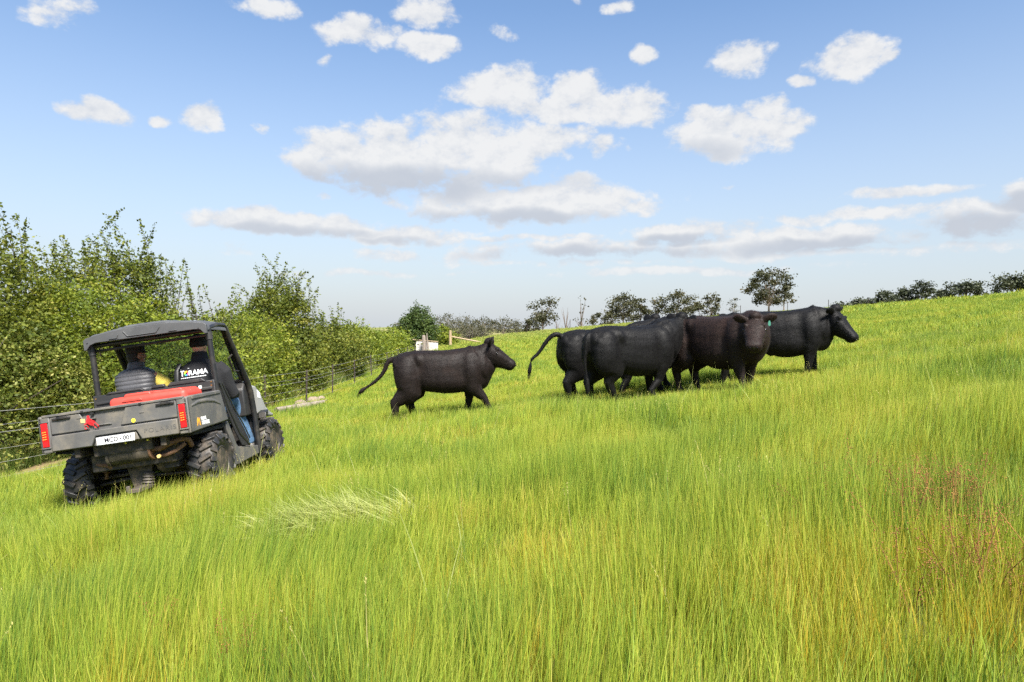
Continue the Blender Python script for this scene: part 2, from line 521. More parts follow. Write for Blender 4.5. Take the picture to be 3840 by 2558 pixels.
# ---------------------------------------------------------------- far country
def hill_material():
    m, t, out = material('dry_hill')
    pos = t.new('ShaderNodeNewGeometry').outputs['Position']
    n = t.noise(pos, 0.02, 5, 0.6)
    c = t.mix(t.ramp(n, 0.35, 0.65), (0.20, 0.19, 0.085), (0.15, 0.17, 0.06))
    b = t.new('ShaderNodeBsdfPrincipled'); b.inputs['Roughness'].default_value = 1; b.inputs['Specular IOR Level'].default_value = 0
    t.put(b.inputs['Base Color'], c); t.l.new(b.outputs[0], out.inputs[0])
    return m
def hill_h(x, y):
    """the ridge across the valley"""
    return CAMZ + 3.2 * np.exp(-((y - 520) / 130) ** 2) * (0.55 + 0.45 * np.exp(-((x + 95) / 60.0) ** 2)) * 3.0 - 9.0 + 1.5 * np.sin(x * 0.021 + 1) * np.exp(-((y - 520) / 130) ** 2)
xs = np.linspace(-700, 900, 80); ys = np.linspace(250, 900, 40)
X, Y = np.meshgrid(xs, ys); Zh = hill_h(X, Y)
V = np.stack([X, Y, Zh], -1).reshape(-1, 3)
i = (np.arange(39)[:, None] * 80 + np.arange(79)[None, :]).ravel()
Fh = np.stack([i, i + 1, i + 81, i + 80], 1)
hm = np_mesh('hill', V, Fh.ravel(), np.full(len(Fh), 4)); hm.polygons.foreach_set('use_smooth', [True] * len(hm.polygons))
tag(link('hill', hm, hill_material()), kind='structure')

# ---------------------------------------------------------------- foliage
M_BARK = plain('grey_brown_bark', (0.12, 0.085, 0.06), 0.9, noise=(9, .3), bump=(30, .6))
M_TWIG = plain('dark_twig', (0.055, 0.042, 0.032), 0.9)
M_GUMB = plain('pale_gum_bark', (0.20, 0.155, 0.125), 0.85, noise=(3, .4), bump=(15, .5))
M_LIME = leafy('lime_hawthorn_leaf', [(0, (0.057, 0.085, 0.014)), (.45, (0.150, 0.198, 0.023)), (.8, (0.250, 0.280, 0.033)), (1, (0.355, 0.329, 0.062))], .38)
M_MID = leafy('hawthorn_leaf', [(0, (0.039, 0.063, 0.013)), (.5, (0.115, 0.142, 0.021)), (.85, (0.207, 0.215, 0.031)), (1, (0.295, 0.252, 0.063))], .35)
M_PALE = leafy('pale_hawthorn_leaf', [(0, (0.040, 0.063, 0.011)), (.45, (0.123, 0.157, 0.027)), (.72, (0.237, 0.246, 0.052)), (1, (0.452, 0.407, 0.161))], .33)
M_DEEP = leafy('deep_green_leaf', [(0, (0.026, 0.046, 0.014)), (.5, (0.061, 0.099, 0.026)), (1, (0.131, 0.167, 0.043))], .28)
M_GUM = leafy('gum_leaf', [(0, (0.030, 0.034, 0.018)), (.5, (0.064, 0.066, 0.032)), (.85, (0.095, 0.085, 0.042)), (1, (0.13, 0.085, 0.050))], .2)
M_PINE = leafy('pine_needle', [(0, (0.024, 0.032, 0.018)), (.6, (0.050, 0.060, 0.032)), (1, (0.085, 0.092, 0.046))], .12)
M_FARGUM = leafy('distant_gum_leaf', [(0, (0.036, 0.040, 0.024)), (.5, (0.072, 0.072, 0.040)), (1, (0.11, 0.092, 0.055))], .15)  # paler and greyer than the gum leaf above: distance haze put into the colour

def leaves_mesh(name, P, size, tint, rs, aspect=.62, upright=.35):
    """one small bent leaf (two quads) at every point"""
    n = len(P)
    d = rs.normal(size=(n, 3)); d[:, 2] = d[:, 2] * .7 + upright * .5
    d /= np.linalg.norm(d, axis=1)[:, None]
    r = rs.normal(size=(n, 3)); s = np.cross(d, r); s /= np.linalg.norm(s, axis=1)[:, None]
    L = (size * rs.uniform(.45, 1.5, n))[:, None]
    a = P - d * L * .5; b = P + d * L * .5
    m1 = P + s * L * aspect * .5; m2 = P - s * L * aspect * .5
    V = np.stack([a, m1, b, m2], 1).reshape(-1, 3)
    k = np.arange(n)[:, None] * 4
    F = k + np.array([0, 1, 2, 3])[None, :]
    me = np_mesh(name, V, F.ravel(), np.full(n, 4))
    fattr(me, 'tint', np.repeat(np.clip(tint, 0, 1), 4))
    return me

def clump_points(rs, blobs, nclump, per, sig, shell=.62):
    """leaf positions: clumps spread through the outer part of a set of ellipsoids"""
    vol = np.array([b[3] * b[4] * b[5] for b in blobs]) ** .75
    pick = rs.choice(len(blobs), nclump, p=vol / vol.sum())
    B = np.array(blobs)[pick]
    d = rs.normal(size=(nclump, 3)); d /= np.linalg.norm(d, axis=1)[:, None]
    r = shell + (1 - shell) * rs.uniform(0, 1, nclump) ** .6
    r = r * rs.uniform(.82, 1.12, nclump)
    C = B[:, :3] + d * r[:, None] * B[:, 3:6]
    ct = rs.uniform(0, 1, nclump)
    k = np.repeat(np.arange(nclump), per)
    off = rs.normal(size=(len(k), 3)) * (sig * rs.uniform(.6, 1.4, nclump))[k][:, None]
    off[:, 2] *= .75
    return C, C[k] + off, ct[k], d[k]

def spikes(rs, tops, n, length, per, wob=.06, lean=.25):
    """upright leafy shoots: points along each and the wire of each"""
    P = []; wires = []
    for i in range(n):
        b = tops[rs.randint(len(tops))]
        L = length * rs.uniform(.45, 1.1)
        dx, dy = rs.normal(0, lean, 2); cx, cy = rs.normal(0, .12, 2)
        pts = []
        for k in range(7):
            u = k / 6
            pts.append((b[0] + (dx * u + cx * u * u) * L, b[1] + (dy * u + cy * u * u) * L, b[2] + L * (u - .12 * u * u * abs(dx))))
        wires.append(pts)
        q = np.array(pts)
        m = max(4, int(per * L))
        u = rs.uniform(.0, 1, m) ** .8 * 5.999
        k = u.astype(int); fr = (u - k)[:, None]
        pp = q[k] * (1 - fr) + q[k + 1] * fr
        w = wob * (1.5 - u / 6)
        P.append(pp + rs.normal(size=(m, 3)) * w[:, None])
    return (np.concatenate(P) if P else np.zeros((0, 3))), wires

def bush(name, label, base, blobs, nclump, per, sig, leaf, mat, seed, shoots=None, group=None, shade=None, trunk=.07, limbs=14, cat='tree', wire=.008, tintmul=(0.62, .38), bark=None):
    """blobs and shoots relative to base; crown, trunk and limbs as parts"""
    rs = np.random.RandomState(seed)
    root = empty(name, base)
    tag(root, label, cat, group)
    C, P, ct, d = clump_points(rs, blobs, nclump, per, sig)
    tint = ct * tintmul[0] + rs.uniform(0, 1, len(P)) * tintmul[1]
    P = P[:, :]; keep = P[:, 2] > .03
    P, tint = P[keep], tint[keep]
    wires = []
    if shoots:
        n, length, pm, zmin = shoots
        tops = C[C[:, 2] > zmin]
        if len(tops) == 0: tops = C
        S, wires = spikes(rs, tops, n, length, pm, wob=max(.035, leaf * .8))
        P = np.concatenate([P, S]); tint = np.concatenate([tint, rs.uniform(.15, .75, len(S))])
    me = leaves_mesh('crown', P, leaf, tint, rs)
    link('crown', me, mat, root)
    m = MB()
    top = max(b[2] + b[5] * .5 for b in blobs)
    c0 = np.mean([b[:2] for b in blobs], axis=0)
    m.tube([(0, 0, -.15), (c0[0] * .15, c0[1] * .15, top * .25), (c0[0] * .4 + .05, c0[1] * .4, top * .5)], [trunk * 1.25, trunk, trunk * .75], 8)
    m.build('trunk', bark or M_BARK, root, 0, 60)
    m = MB()
    idx = rs.choice(len(C), min(limbs, len(C)), replace=False)
    for k in idx:
        e = C[k]; b = np.array([c0[0] * .3, c0[1] * .3, top * rs.uniform(.15, .5)])
        md = b * .5 + e * .5 + rs.normal(0, .12, 3) * [1, 1, .4]
        m.tube([tuple(b), tuple(md), tuple(e)], [trunk * .55, trunk * .32, trunk * .08], 6)
    for w in wires:
        m.tube(w[::2], [wire, wire * .8, wire * .55, wire * .3], 4)
    o = m.build('limbs', bark or M_TWIG, root, 0, 60)
    o['kind'] = 'stuff'
    return root

def gz(x, y): return float(terrain(x, y))
HG = 'hawthorn hedgerow beyond the wire fence'
def hb_(x, y): return (x, y, gz(x, y) - .05)

bush('hawthorn_tree', 'tall hawthorn at the left edge with twiggy upright shoots on top', hb_(-11.6, 14.6),
     [(0, 0, 3.0, 1.8, 1.6, 1.7), (-1.2, .3, 2.6, 1.6, 1.5, 1.8), (1.0, -.2, 2.2, 1.4, 1.4, 1.5), (.3, 0, 4.1, 1.3, 1.2, 1.0), (-1.0, 0, 4.2, 1.1, 1.0, 1.0)], 720, 48, 0.136, 0.074, M_MID, 11, (46, 1.25, 75, 3.6), HG)
bush('hawthorn_tree', 'dark upright hawthorn behind the lime green bush, tallest shoots against the sky', hb_(-11.2, 18.3),
     [(0, 0, 3.2, 1.5, 1.4, 1.9), (.9, .2, 3.6, 1.0, 1.0, 1.5), (-.9, 0, 3.0, 1.2, 1.2, 1.6), (1.5, .3, 2.3, 1.2, 1.2, 1.5), (.7, .3, 4.4, 1.0, .8, .8)], 624, 46, 0.128, 0.074, M_MID, 12, (60, 1.2, 80, 3.6), HG)
bush('hawthorn_bush', 'broad lime green hawthorn bush over the buggy roof', hb_(-10.0, 16.0),
     [(0, 0, 2.3, 2.1, 1.5, 1.5), (1.3, .8, 1.9, 1.7, 1.5, 1.4), (-1.2, -.6, 2.7, 1.4, 1.3, 1.3), (2.3, 2.0, 1.4, 1.2, 1.2, 1.1), (.2, 0, 3.2, 1.3, 1.2, .9), (-.4, -.2, 1.2, 2.0, 1.3, 1.2)], 1000, 48, 0.128, 0.07, M_LIME, 13, (16, .6, 70, 2.8), HG)
bush('hawthorn_bush', 'pale flowering hawthorn bush at the left edge behind the tray', hb_(-10.7, 13.5),
     [(0, 0, 1.5, 1.5, 1.2, 1.5), (.5, 1.1, 1.5, 1.4, 1.2, 1.4), (-1.0, .4, 1.9, 1.3, 1.2, 1.4), (.2, .3, 2.3, 1.1, 1.0, .9), (.6, 2.0, .9, 1.2, 1.2, 1.0), (-.1, -.2, .6, 1.4, 1.0, .7)], 920, 46, 0.112, 0.062, M_PALE, 14, (14, .5, 70, 2.2), HG)
bush('hawthorn_bush', 'dense hawthorn bush seen through the buggy cab', hb_(-9.6, 19.4),
     [(0, 0, 1.6, 1.6, 1.8, 1.6), (.5, 1.6, 1.5, 1.5, 1.6, 1.5), (-.6, 0, 2.4, 1.3, 1.4, 1.1), (.2, .3, .7, 1.5, 1.6, .8)], 720, 44, 0.136, 0.074, M_MID, 15, (12, .6, 60, 2.4), HG)
bush('hawthorn_tree', 'thin sparse hawthorn with bare twiggy shoots rising above the buggy roof', hb_(-10.7, 22.2),
     [(0, 0, 1.7, 1.3, 1.2, 1.4), (.4, 0, 2.5, 1.0, 1.0, .9), (-.5, .3, 2.3, 1.0, 1.0, .9)], 264, 31, 0.16, 0.079, M_MID, 16, (34, 2.3, 38, 2.2), HG, limbs=26, wire=.014)
bush('hawthorn_bush', 'bright green hawthorn bush just right of the buggy windscreen', hb_(-9.5, 23.6),
     [(0, 0, 1.6, 1.4, 1.6, 1.5), (.2, 1.4, 1.9, 1.4, 1.5, 1.5), (-.4, .4, 2.6, 1.2, 1.3, 1.0), (.3, 1.0, .7, 1.3, 1.8, .8)], 680, 42, 0.144, 0.084, M_LIME, 17, (14, .8, 50, 2.5), HG)
bush('hawthorn_tree', 'big rounded hawthorn with spiky crown midway along the hedge', hb_(-10.1, 29.0),
     [(0, 0, 2.1, 2.1, 2.0, 2.0), (.3, 0, 3.4, 1.5, 1.5, 1.4), (-1.0, .3, 2.7, 1.3, 1.3, 1.5), (1.1, -.3, 1.6, 1.5, 1.5, 1.5), (.1, 0, 4.3, .9, .9, .9), (1.2, -.5, .9, 1.4, 1.4, .9)], 1080, 39, 0.16, 0.096, M_MID, 18, (64, 1.3, 46, 3.2), HG, trunk=.1)
bush('hawthorn_bush', 'green hawthorn bush right of the big rounded one, shoots on its right side', hb_(-9.5, 36.5),
     [(0, 0, 1.6, 1.6, 1.9, 1.5), (.2, 1.6, 1.5, 1.4, 1.8, 1.4), (-.5, 0, 2.3, 1.2, 1.3, 1.0)], 496, 35, 0.176, 0.114, M_MID, 19, (22, 1.3, 34, 2.2), HG)
bush('hawthorn_bush', 'yellowish feathery bush at the far end of the hedge', hb_(-10.1, 46),
     [(0, 0, 1.4, 1.9, 2.6, 1.4), (.1, 2.6, 1.5, 1.7, 2.4, 1.5), (-.8, 0, 2.2, 1.2, 1.6, 1.0)], 448, 31, 0.208, 0.144, M_LIME, 20, (26, .9, 24, 1.9), HG)
bush('hawthorn_bush', 'low olive bush behind the far fence posts', hb_(-10.8, 57),
     [(0, 0, 1.3, 2.0, 3.0, 1.4), (0, 4, 1.4, 2.0, 3.0, 1.5)], 336, 29, 0.24, 0.18, M_LIME, 21, (14, .6, 18, 1.6), HG)
bush('hawthorn_tree', 'dark rounded tree standing behind the white panel', hb_(-10.6, 76),
     [(0, 0, 2.1, 2.1, 2.0, 1.9), (.2, 0, 3.5, 1.5, 1.5, 1.3), (-.8, 0, 2.8, 1.5, 1.4, 1.3), (1.0, 0, 2.6, 1.4, 1.4, 1.3), (.1, 0, 4.5, .8, .8, .6)], 512, 31, 0.192, 0.18, M_DEEP, 22, (46, .9, 26, 3.2), None, limbs=20)
bush('bush', 'light green bush right of the dark tree by the timber post', hb_(-9.2, 90),
     [(0, 0, 1.3, 1.7, 1.6, 1.4), (1.0, 0, 1.0, 1.3, 1.3, 1.0)], 192, 29, 0.2, 0.204, M_LIME, 23, None, None, cat='bush')
bush('bush', 'brown leafless looking scrub beside the distant fence posts', hb_(-7.2, 112),
     [(0, 0, 1.1, 2.2, 2.0, 1.2), (2.0, 0, .9, 1.6, 1.6, .9)], 130, 22, .35, .17, M_FARGUM, 24, None, None, cat='bush', limbs=40)

# ---------------------------------------------------------------- trees on the skyline
def gum(name, label, x, y, base_z, h, w, seed, mat=None, clumps=16, per=120, leaf=.46, lean=0.0, kind='round', bark=None, group='trees along the skyline', low=.35, sig=.075):
    """open crowned tree: trunk forking into limbs, each carrying leaf clumps with sky between"""
    rs = np.random.RandomState(seed)
    w = w * (1.0 if name == 'pine_tree' else 1.3)
    root = empty(name, (x, y, base_z)); tag(root, label, 'tree', group)
    ends = []; m = MB()
    fork = h * (low - .05)
    m.tube([(0, 0, -.6), (lean * .2, 0, fork * .6), (lean * .4, 0, fork)], [h * .026, h * .021, h * .018], 7)
    m.build('trunk', bark or M_GUMB, root, 0, 60)
    m = MB()
    for k in range(clumps):
        a = 2 * math.pi * (k * .382 + rs.uniform(-.05, .05)); 
        if kind == 'tall': u = rs.uniform(0, 1); r = w * .5 * rs.uniform(.1, .9) * (1 - .35 * u)
        elif kind == 'flat': u = rs.uniform(.5, 1); r = w * .5 * rs.uniform(.0, .95)
        elif kind == 'cone': u = rs.uniform(0, 1); r = w * .5 * rs.uniform(.3, .95) * (1.05 - u)
        else: u = (k + .5) / clumps; r = w * .5 * math.sqrt(max(0, 1 - (2 * u - .95) ** 2)) * rs.uniform(.35, .95)
        z = fork + (h - fork) * (.06 + .88 * u)
        e = (lean * (.4 + u * .6) + r * math.cos(a), r * math.sin(a) * .8, z)
        b = (lean * .4, 0, fork * rs.uniform(.85, 1.0) + (z - fork) * rs.uniform(0, .25))
        mid = ((b[0] * .55 + e[0] * .45), (b[1] * .55 + e[1] * .45), b[2] * .4 + e[2] * .6 - h * .03)
        m.tube([b, mid, e], [h * .011, h * .007, h * .002], 5)
        ends.append(e)
    o = m.build('limbs', bark or M_GUMB, root, 0, 60); o['kind'] = 'stuff'
    if mat is not None and per:
        E = np.array(ends); k = np.repeat(np.arange(len(E)), per)
        sg = w * sig * rs.uniform(.7, 1.35, len(E))
        off = rs.normal(size=(len(k), 3)) * sg[k][:, None]; off[:, 2] *= .62
        P = E[k] + off
        tint = rs.uniform(0, 1, len(E))[k] * .45 + rs.uniform(0, 1, len(k)) * .45 + np.clip(off[:, 2] / (sg[k] * 6), -.1, .1)
        link('crown', leaves_mesh('crown', P, leaf, tint, rs, .7), mat, root)
    return root

def sky_at(t, y):       # ground height near the crest in direction t
    return float(terrain(t * y, y))
def G(name, label, t, y, *a, **k): return gum(name, label, t * y, y, sky_at(t, y) - .2, *a, **k)

G('gum_tree', 'tall ragged gum with gaps in its crown, left of the bare saplings', .045, 165, 9.6, 6.6, 31, M_GUM, 15, 110, low=.3, kind='tall', sig=.10)
G('gum_tree', 'short dark bushy tree at the foot of the ragged gum', .030, 160, 4.6, 4.6, 32, M_GUM, 9, 120, low=.15)
G('gum_tree', 'low round bush at the left end of the skyline trees', .020, 172, 3.4, 4.4, 33, M_FARGUM, 7, 110, low=.12)
for k, (t, h, s) in enumerate(((.079, 7.2, 41), (.101, 8.6, 42), (.066, 4.0, 43))):
    G('bare_sapling', ['bare many stemmed sapling in the middle of the gap', 'tallest bare sapling with a leafy tuft on top', 'small bare sapling close to the ragged gum'][k], t, 158, h, 3.4, s, M_GUM, 17, [0, 5, 0][k], low=.12, kind='tall', bark=M_BARK)
G('gum_tree', 'small slender gum right of the bare saplings', .119, 160, 4.4, 1.5, 34, M_GUM, 8, 60, low=.15, kind='tall', leaf=.28, sig=.16)
G('gum_tree', 'leaning gum with dark clumps left of the big middle gum', .139, 158, 4.5, 5.2, 35, M_GUM, 12, 80, low=.2)
G('gum_tree', 'big gum in the middle of the skyline row', .163, 160, 8.2, 7.2, 36, M_GUM, 17, 130, low=.34)
G('gum_tree', 'narrow gum touching the right side of the big middle gum', .188, 162, 7.1, 4.6, 37, M_GUM, 12, 90, low=.3, kind='tall')
G('gum_tree', 'spindly gum with upright sprays above the hidden cow', .211, 160, 7.1, 4.4, 38, M_GUM, 14, 36, low=.2, kind='tall')
G('gum_tree', 'wide olive gum above the large black cow', .243, 158, 7.7, 7.6, 39, M_GUM, 17, 120, low=.22)
G('gum_tree', 'ragged gum beside the wide olive gum, lower and thinner', .262, 165, 6.2, 4.6, 40, M_GUM, 11, 70, low=.3, kind='tall')
G('gum_tree', 'small rounded gum above the russet cow', .292, 162, 6.9, 5.0, 44, M_GUM, 11, 90, low=.3)
G('gum_tree', 'tiny gum poking up behind the russet cow', .325, 165, 6.0, 2.4, 45, M_GUM, 6, 60, low=.4, leaf=.28, sig=.14)
G('gum_tree', 'lone large round gum above the two right hand cows', .376, 150, 10.2, 8.4, 146, M_GUM, 24, 200, low=.30, leaf=.42, sig=.065)
G('gum_tree', 'low scrubby shrub at the foot of the lone gum', .398, 152, 6.2, 4.2, 47, M_GUM, 6, 50, low=.5)
# pines on the right
for k, (t, y, h, w, kd, s, lb) in enumerate((
    (.487, 178, 4.7, 7.5, 'flat', 51, 'low dark scrub at the left end of the right hand pines'),
    (.515, 178, 5.4, 7.0, 'flat', 52, 'low spreading dark pine second in the right hand row'),
    (.546, 176, 7.4, 7.2, 'round', 53, 'broad dark pine left of the tallest pine pair'),
    (.574, 178, 8.2, 6.4, 'round', 54, 'broad dark pine touching the rounded tallest one'),
    (.601, 176, 9.6, 7.8, 'round', 55, 'tallest rounded pine of the right hand row'),
    (.629, 178, 6.8, 6.0, 'flat', 56, 'sloping dark pine at the right end of the closed row'),
    (.664, 176, 9.2, 8.4, 'flat', 57, 'flat topped pine standing apart on the right slope'),
    (.652, 172, 4.4, 2.4, 'cone', 58, 'tiny conical pine left of the flat topped one'),
    (.683, 172, 7.4, 3.0, 'cone', 59, 'narrow conical pine right of the flat topped one'),
    (.693, 174, 9.0, 5.6, 'tall', 60, 'thin nearly bare tree between the pines on the right'),
    (.709, 174, 7.4, 5.2, 'cone', 61, 'sparse young pine with open branches near the right edge'),
    (.731, 174, 10.4, 7.4, 'flat', 62, 'flat crowned pine left of the one cut by the right edge'),
    (.757, 172, 11.0, 7.8, 'round', 63, 'dark pine cut off by the right edge of the picture'))):
    G('pine_tree', lb, t, y, h * (.88 if k < 6 else .82), w, s, M_PINE, 7 if kd == 'tall' else 15, 14 if kd == 'tall' else (40 if s == 61 else 120), low=.18 if kd in ('cone',) or k < 6 else .4, leaf=.36 if kd == 'cone' else .55, kind=kd, sig=.10 if kd == 'flat' else .085, bark=M_BARK, group='pines on the right skyline')
# gums on the ridge across the valley
rs = np.random.RandomState(5)
n = 0
for (t, y, h, w) in ((-.165, 380, 9, 9), (-.112, 430, 11, 16), (-.094, 455, 12, 15), (-.080, 425, 9, 16), (-.066, 440, 11, 15), (-.055, 430, 9, 13), (-.040, 420, 11, 15), (-.027, 445, 8, 12), (-.013, 405, 11, 15), (-.003, 412, 10, 14), (.008, 420, 8, 12), (-.103, 400, 9, 14), (-.072, 405, 8, 15), (-.046, 395, 7, 12)):
    n += 1
    words = ['first', 'second', 'third', 'fourth', 'fifth', 'sixth', 'seventh', 'eighth', 'ninth', 'tenth', 'eleventh']
    order = sorted([-.165, -.112, -.103, -.094, -.080, -.072, -.066, -.055, -.046, -.040, -.027, -.013, -.003, .008]).index(t)
    lab = ('%s greyish gum from the left on the far valley ridge' % words[order]) if order < 11 else ('greyish gum on the far valley ridge, %s from its right end' % ['third', 'second', 'first'][order - 11])
    gum('gum_tree', lab, t * y, y, float(hill_h(t * y, y)) - .5, h, w, 70 + n, M_FARGUM, 13, 60, .75, low=.22, group='gums on the far ridge')

# ---------------------------------------------------------------- fences
M_STEEL = plain('rusty_steel_post', (0.045, 0.032, 0.026), 0.8, noise=(20, .4))
M_WIRE = plain('galvanised_wire', (0.34, 0.33, 0.30), 0.6, metal=.2)
M_TIMBER = plain('new_pine_timber', (0.34, 0.25, 0.15), 0.8, noise=(6, .25), bump=(30, .4))
M_OLDWOOD = plain('weathered_grey_wood', (0.20, 0.165, 0.135), 0.9, noise=(9, .35), bump=(24, .8))
M_SHEET = plain('white_painted_sheet', (0.50, 0.47, 0.44), 0.7, noise=(2.5, .22), bump=(5, .6), dirt=((0.38, .30, .22), 3, .5))

def star_picket(h):
    m = MB()
    for k in range(3):
        a = 2 * math.pi * k / 3 + .4
        m.box(-.004, .004, 0, .030, -.3, h, Matrix.Rotation(a, 4, 'Z'))
    return m.mesh('post')
PICK = star_picket(1.22); PICK.materials.append(M_STEEL)

def fence(label, pts, wires, group=None, thick=1.0, name='wire_fence'):
    root = empty(name, (pts[0][0], pts[0][1], gz(*pts[0][:2]))); tag(root, label, 'fence', group)
    B = Vector(root.location)
    top = []
    for k, p in enumerate(pts):
        z = gz(p[0], p[1])
        o = link('post', PICK, None, root)
        hs = p[2] if len(p) > 2 else 1.0
        o.location = Vector((p[0], p[1], z)) - B
        o.rotation_euler = (random.uniform(-.03, .03), random.uniform(-.03, .03), random.uniform(0, 6))
        o.scale = (thick, thick, hs)
        top.append((p[0], p[1], z, hs))
    for hgt, r in wires:
        m = MB()
        path = []
        for k in range(len(top)):
            path.append(Vector((top[k][0] + .03, top[k][1], top[k][2] + hgt)) - B)
            if k + 1 < len(top):
                a, b = top[k], top[k + 1]
                mx, my = (a[0] + b[0]) / 2, (a[1] + b[1]) / 2
                path.append(Vector((mx + .03, my, (a[2] + b[2]) / 2 + hgt - .012)) - B)
        m.tube(path, r, 5)
        m.build('wire', M_WIRE, root, 0, 0)
    return root
def fx(y): return float(np.interp(y, [4, 10, 18.8, 26, 31, 36.8, 41, 55, 72], [-7.9, -7.5, -6.80, -6.85, -7.15, -7.5, -7.45, -8.1, -8.9]))
ypos = [4.5, 9.0, 13.8, 18.8, 22.6, 26, 31, 36.2, 40.8, 46, 52, 58, 64, 70, 76]
fence('wire fence of rusty steel posts running along the hedge', [(fx(y), y) for y in ypos], [(1.17, .004), (.97, .0028), (.86, .004), (.62, .0028), (.42, .0028), (.20, .0028)])
fence('distant run of close set steel posts past the timber corner post', [(-6.6 + .12 * k * 1.0, 100 + k * 4.5, 1.35) for k in range(9)], [(1.3, .012), (.9, .012)], thick=2.0)
fence('far fence along the grassy crest behind the cows', [(2.6 + k * 7.5, 118 + (k % 3) * 1.0, 1.45) for k in range(9)], [(1.35, .005), (.95, .005)], thick=1.8)
# timber corner post with a diagonal stay
cp = empty('timber_corner_post', (-3.9 * 1.9, 82, gz(-7.4, 82))); tag(cp, 'new timber strainer post with a sloping timber stay', 'post')
m = MB(); m.lathe([(-.3, .17), (1.95, .17), (1.97, .15)], (0, 0, 0), (0, 0, 1), 12); m.build('post', M_TIMBER, cp, 0, 40)
m = MB(); m.tube([(.1, 0, 1.25), (3.7, .2, .15 + gz(-3.7, 82) - gz(-7.4, 82))], .09, 8); m.build('stay', M_TIMBER, cp, 0, 40)
# white sheet panel with a rail
wx, wy = -9.6, 74
wp = empty('sheet_windbreak', (wx, wy, gz(wx, wy))); wp.scale = (.85, .85, .85); tag(wp, 'dirty white sheet panel with a timber top rail by the fence', 'panel')
m = MB()
n_ = 14
for k in range(n_):
    x0, x1 = -.95 + k * .2, -.95 + (k + 1) * .2
    m.box(x0, x1, -.02 + .012 * (k % 2), .02 + .012 * (k % 2), -.1, 1.42 + .02 * math.sin(k * 2.1) - .012 * k)
m.build('sheet', M_SHEET, wp, .006, 40)
m = MB(); m.tube([(-1.35, -.05, 1.60), (1.9, -.05, 1.34)], .06, 6); m.build('top_rail', M_TIMBER, wp, 0, 40)
op = empty('old_fence_post', (-9.45, 73.2, gz(-9.45, 73.2))); tag(op, 'thick old grey split post in front of the white panel', 'post')
m = MB(); m.tube([(0, 0, -.2), (.02, 0, .8), (-.02, 0, 1.7), (-.03, 0, 1.86)], [.22, .20, .19, .12], 9, flat=.8); m.build('post', M_OLDWOOD, op, 0, 40)
m = MB(); m.tube([(.45, .0, -.2), (.38, .02, 1.0), (.30, .0, 2.05)], [.11, .10, .05], 7); m.build('split_rail', M_OLDWOOD, op, 0, 40)
# log and stones at the foot of the hedge
def stone(name, label, x, y, r, seed, mat, grp='stones by the hedge'):
    rs = np.random.RandomState(seed)
    m = MB(); m.ell((0, 0, r[2] * .25), r, None, 12, 8)
    me = m.mesh(name)
    for v in me.vertices:
        v.co += Vector(rs.normal(0, .06, 3)) * min(r)
    me.polygons.foreach_set('use_smooth', [True] * len(me.polygons))
    o = link(name, me, mat); o.location = (x, y, gz(x, y)); o.rotation_euler = (0, 0, seed)
    tag(o, label, 'stone', grp); return o
M_STONE = plain('pinkish_stone', (0.25, 0.19, 0.145), 0.9, noise=(6, .25), bump=(18, .6))
for k, (x, y, r, lb) in enumerate(((-6.95, 22.4, (.24, .2, .2), 'left of three pale pinkish stones beside the fence'), (-6.8, 23.3, (.26, .2, .22), 'middle pale pinkish stone of three beside the fence'), (-6.75, 24.1, (.2, .18, .18), 'right smaller pale pinkish stone of three beside the fence'))):
    stone('stone', lb, x, y, r, 3 + k, M_STONE)
lg = empty('fallen_log', (-6.5, 19.6, gz(-6.5, 19.6) + .08)); tag(lg, 'split grey log lying in the grass beside the fence post', 'log')
m = MB(); m.tube([(-.25, -.1, .0), (.25, .5, .05), (.75, 1.2, .12)], [.11, .10, .06], 9); m.build('trunk', M_OLDWOOD, lg, 0, 40)
m = MB(); m.tube([(.45, .75, .06), (.62, 1.3, .10), (.70, 1.7, .12)], [.05, .035, .018], 7); m.build('branch', M_OLDWOOD, lg, 0, 40)

